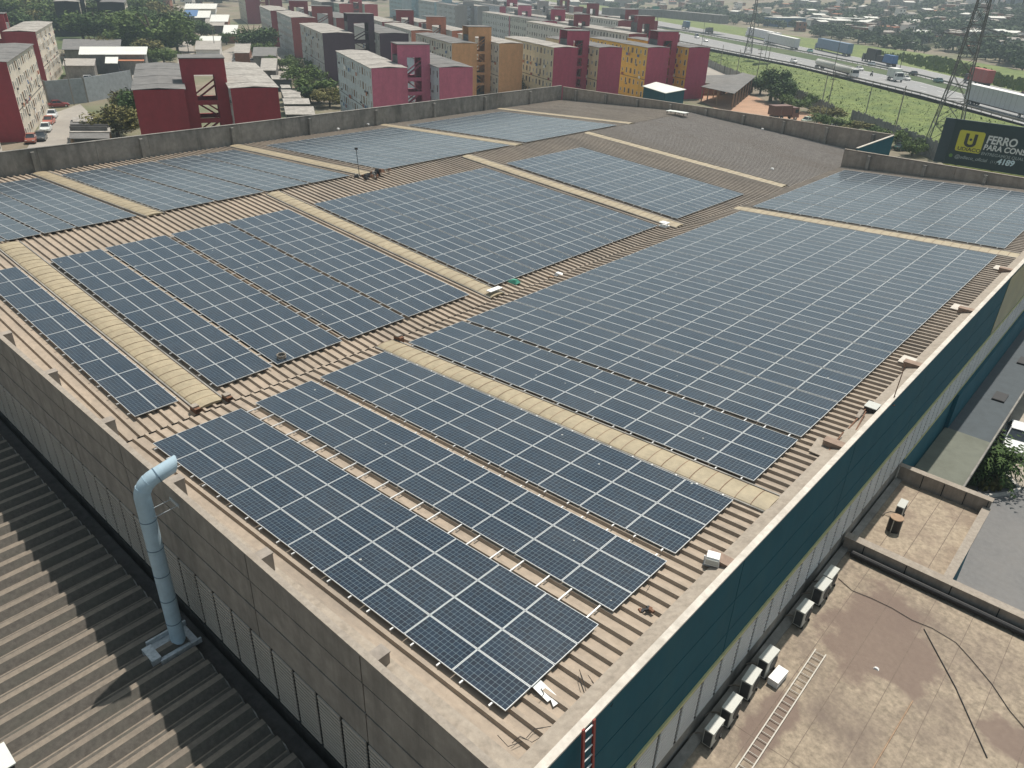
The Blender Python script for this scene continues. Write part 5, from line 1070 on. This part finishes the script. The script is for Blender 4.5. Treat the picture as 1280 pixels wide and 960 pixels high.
# hill terrain
hm=MB(); nx,ny=46,46; X0,X1,Y0,Y1=-2600,900,180,3800
hv=[[(X0+(X1-X0)*i/nx,Y0+(Y1-Y0)*(j/ny)**1.5) for i in range(nx+1)] for j in range(ny+1)]
for j in range(ny):
    for i in range(nx):
        c=[hv[j][i],hv[j][i+1],hv[j+1][i+1],hv[j+1][i]]
        z=[hill(*q)-.35 for q in c]
        if max(z)>GZ-.2: hm.quad(*[(q[0],q[1],zz) for q,zz in zip(c,z)])
tag(hm.build('hillside','ground',None,True),kind='structure')
def regionpts(poly,n):
    out=[]; us=[p[0] for p in poly]; vs=[p[1] for p in poly]
    while len(out)<n:
        u=r.uniform(min(us),max(us)); v=r.uniform(min(vs),max(vs)); ins=False; j=len(poly)-1
        for i in range(len(poly)):
            (ui,vi),(uj,vj)=poly[i],poly[j]
            if (vi>v)!=(vj>v) and u<(uj-ui)*(v-vi)/(vj-vi)+ui: ins=not ins
            j=i
        if ins: out.append((u,v))
    return out
def sheds_far(u0,v0,u1,v1,ang,w,h,label,rm,wm):
    a=onhill(u0,v0); z=a.z; b=A(u1,v1,z); L=(b-a).length; c=(a+b)/2; t=thing('warehouse_far' if False else 'industrial_building',label,'building',(c.x,c.y,z),math.atan2((b-a).y,(b-a).x))
    mb=MB(); mb.box(-L/2,0,-3,L/2,w,h); mb.build('wall',wm,t); mb=MB(); mb.box(-L/2-.5,-.5,h+.01,L/2+.5,w/2,h+.4); mb.box(-L/2-.5,w/2,h+.01,L/2+.5,w+.5,h+.3); mb.build('roof',rm,t)
    for k in range(int(L/9)): x=-L/2+4+9*k; mb=MB(); mb.box(x-1.5,-.06,1.,x+1.5,.02,h*.6); mb.build('opening','glass_dark',t)
sheds_far(970,34,1008,34,0,14,6,'long blue walled industrial building beyond the highway, left end','pale_sheet','blue_tarp'); sheds_far(1009,36,1042,40,0,16,7,'pale grey industrial building right of the long blue one','pale_sheet','fence_grey'); sheds_far(1043,36,1088,38,0,18,7,'wide pale roofed warehouse in the distant town','pale_sheet','concrete'); sheds_far(1060,44,1080,46,0,10,5,'small brown industrial building before the wide pale warehouse','fibro','brick')
sheds_far(742,8,790,9,0,20,7,'distant long grey building above the overpass','fibro','fence_grey'); sheds_far(1255,14,1300,16,0,20,22,'tall grey blue block at the top right edge','fibro_dark',solid('greyblue',(.25,.28,.34),.8,.1)); sheds_far(1228,14,1252,14,0,16,20,'tall pale block at the top right','fibro','white')
for (u,v) in regionpts([(960,26),(1280,30),(1280,82),(1180,60),(1130,50),(985,42)],105): put_house(u,v,'houses beyond the highway','in the settlement beyond the highway')
for (u,v) in regionpts([(900,6),(1290,4),(1290,34),(960,26),(900,26)],110): put_house(u,v,'houses on the far slope','on the hazy far slope')
for (u,v) in regionpts([(690,0),(905,0),(900,18),(760,12),(700,10)],50): put_house(u,v,'houses at the top edge','among trees at the top edge')
for (u,v) in regionpts([(0,0),(300,0),(230,12),(60,10)],30): put_house(u,v,'houses at the top left','beyond the grove at the top left')
GROVE=[]
def grove(poly,n,label,group,kinds,h=(6,11)):
    for (u,v) in regionpts(poly,n):
        p=onhill(u,v)
        if p is None: continue
        z=p.z; hh=r.uniform(*h); GROVE.append(((p-CAM).length,(p.x,p.y),hh,hh*r.uniform(.9,1.4),label,r.choice(kinds),group,z))
grove([(700,0),(900,2),(905,20),(860,28),(760,16)],45,'hazy green tree around the overpass at the top','trees around the overpass',['far'])
grove([(858,24),(1000,44),(1100,62),(1160,72),(1150,62),(1000,34),(880,14)],95,'dark green tree in the belt beyond the highway','trees in the belt beyond the highway',['far'],(4,8))
grove([(905,8),(1290,6),(1290,95),(1200,70),(1000,30)],230,'hazy green tree scattered among the far houses','trees among the far houses',['far'],(5,10))
grove([(0,0),(300,0),(280,10),(0,14)],40,'hazy tree at the top left edge','trees at the top left edge',['far'],(8,13)); grove([(300,0),(720,0),(720,5),(300,5)],45,'hazy tree along the top edge behind the apartment blocks','trees along the top edge',['far'],(8,13))
GROVE.sort(key=lambda q:q[0]); room=max(0,296-tn[0])
for q in GROVE[:room]: tree(*q[1:])
far_v,far_f=[],[]
for q in GROVE[room:]:
    (x,y),hh,ww,z=q[1],q[2],q[3],q[7]; me=crown('far',len(far_f)%4); o0=len(far_v)
    far_v+=[(x+v.co.x*ww*.66,y+v.co.y*ww*.66,z+hh*.47+v.co.z*hh*.54) for v in me.vertices]; far_f+=[tuple(o0+k for k in p_.vertices) for p_ in me.polygons]
fm=bpy.data.meshes.new('distant_trees'); fm.from_pydata(far_v,[],far_f); fm.materials.append(M['leaf_far']); fo=bpy.data.objects.new('distant_trees',fm); COL.objects.link(fo); tag(fo,'hazy distant trees covering the far slopes toward the top edge','trees',None,'stuff')
bs=MB()
for (u,v) in regionpts([(1090,66),(1180,74),(1280,102),(1290,118),(1150,84)],1500): 
    p=A(u,v,HZ); h=r.uniform(.3,1.5); a=r.uniform(0,3.1); d=Vector((math.cos(a),math.sin(a),0))*h*.6; bs.quad(p-d-Vector((0,0,.4)),p+d-Vector((0,0,.4)),p+d*.6+Vector((0,0,h)),p-d*.5+Vector((0,0,h)))
tag(bs.build('scrub','leaf_grass'),'green scrub along the far side of the highway','scrub',None,'stuff')
# traffic gantry
p=A(818,26,HZ); t=thing('road_sign','green overhead road sign near the overpass','sign',(p.x,p.y,HZ)); mb=MB(); mb.box(-3.,-.1,5.5,3.,.1,9.5); mb.build('sign_board',solid('sign_green',(.02,.22,.17),.5,.05),t); mb=MB(); mb.bar((-2.6,0,0),(-2.6,0,9),.3); mb.bar((2.6,0,0),(2.6,0,9),.3); mb.build('post','pylon',t)
# ================================================================== HAZE, LIGHT, CAMERA
hz=MB(); hz.box(-3600,-900,-60,1300,5200,260); h=hz.build('haze',[bpy.data.materials.new('haze')]); tag(h,kind='structure')
hmn=h.data.materials[0]; hmn.use_nodes=True; nt=hmn.node_tree; nt.nodes.remove(nt.nodes['Principled BSDF']); vs=nt.nodes.new('ShaderNodeVolumeScatter'); vs.inputs['Density'].default_value=.00048; vs.inputs['Color'].default_value=(.72,.89,1,1); vs.inputs['Anisotropy'].default_value=.35
nt.links.new(vs.outputs[0],nt.nodes['Material Output'].inputs['Volume'])
wd_=bpy.data.worlds.new('World'); S.world=wd_; wd_.use_nodes=True; nt=wd_.node_tree; bg=nt.nodes['Background']; sk=nt.nodes.new('ShaderNodeTexSky'); sk.sky_type='NISHITA'; sk.sun_disc=False
SUN=Vector((-.085,.45,1)).normalized(); sk.sun_elevation=math.asin(SUN.z); sk.sun_rotation=math.atan2(SUN.x,SUN.y); sk.dust_density=5.0; sk.air_density=1.2; sk.altitude=700
hs=nt.nodes.new('ShaderNodeHueSaturation'); hs.inputs['Saturation'].default_value=.68; nt.links.new(sk.outputs[0],hs.inputs['Color']); tn_=nt.nodes.new('ShaderNodeMix'); tn_.data_type='RGBA'; tn_.blend_type='MULTIPLY'; tn_.inputs[0].default_value=1; tn_.inputs[7].default_value=(.90,1.03,1.0,1); nt.links.new(hs.outputs[0],tn_.inputs[6]); nt.links.new(tn_.outputs[2],bg.inputs['Color']); bg.inputs['Strength'].default_value=.088
sl=bpy.data.lights.new('sun','SUN'); sl.energy=5.0; sl.angle=R(.53); sl.color=(1,.955,.88); so_=bpy.data.objects.new('sun',sl); COL.objects.link(so_); so_.rotation_euler=(-SUN).to_track_quat('-Z','Y').to_euler(); so_.location=(0,0,80)
cd=bpy.data.cameras.new('camera'); co=bpy.data.objects.new('camera',cd); COL.objects.link(co); cd.sensor_fit='HORIZONTAL'; cd.sensor_width=36; cd.lens=F/1280*36; cd.clip_start=.5; cd.clip_end=20000
mw=Matrix((( RX.x,-RY.x,-RZ.x,CAM.x),(RX.y,-RY.y,-RZ.y,CAM.y),(RX.z,-RY.z,-RZ.z,CAM.z),(0,0,0,1))); co.matrix_world=mw; S.camera=co
S.view_settings.view_transform='Standard'; S.view_settings.look='None'; S.view_settings.exposure=0
S.cycles.use_denoising=True; S.cycles.max_bounces=6; S.cycles.diffuse_bounces=3; S.cycles.glossy_bounces=3; S.cycles.volume_bounces=0; S.cycles.transmission_bounces=2; S.cycles.sample_clamp_indirect=4
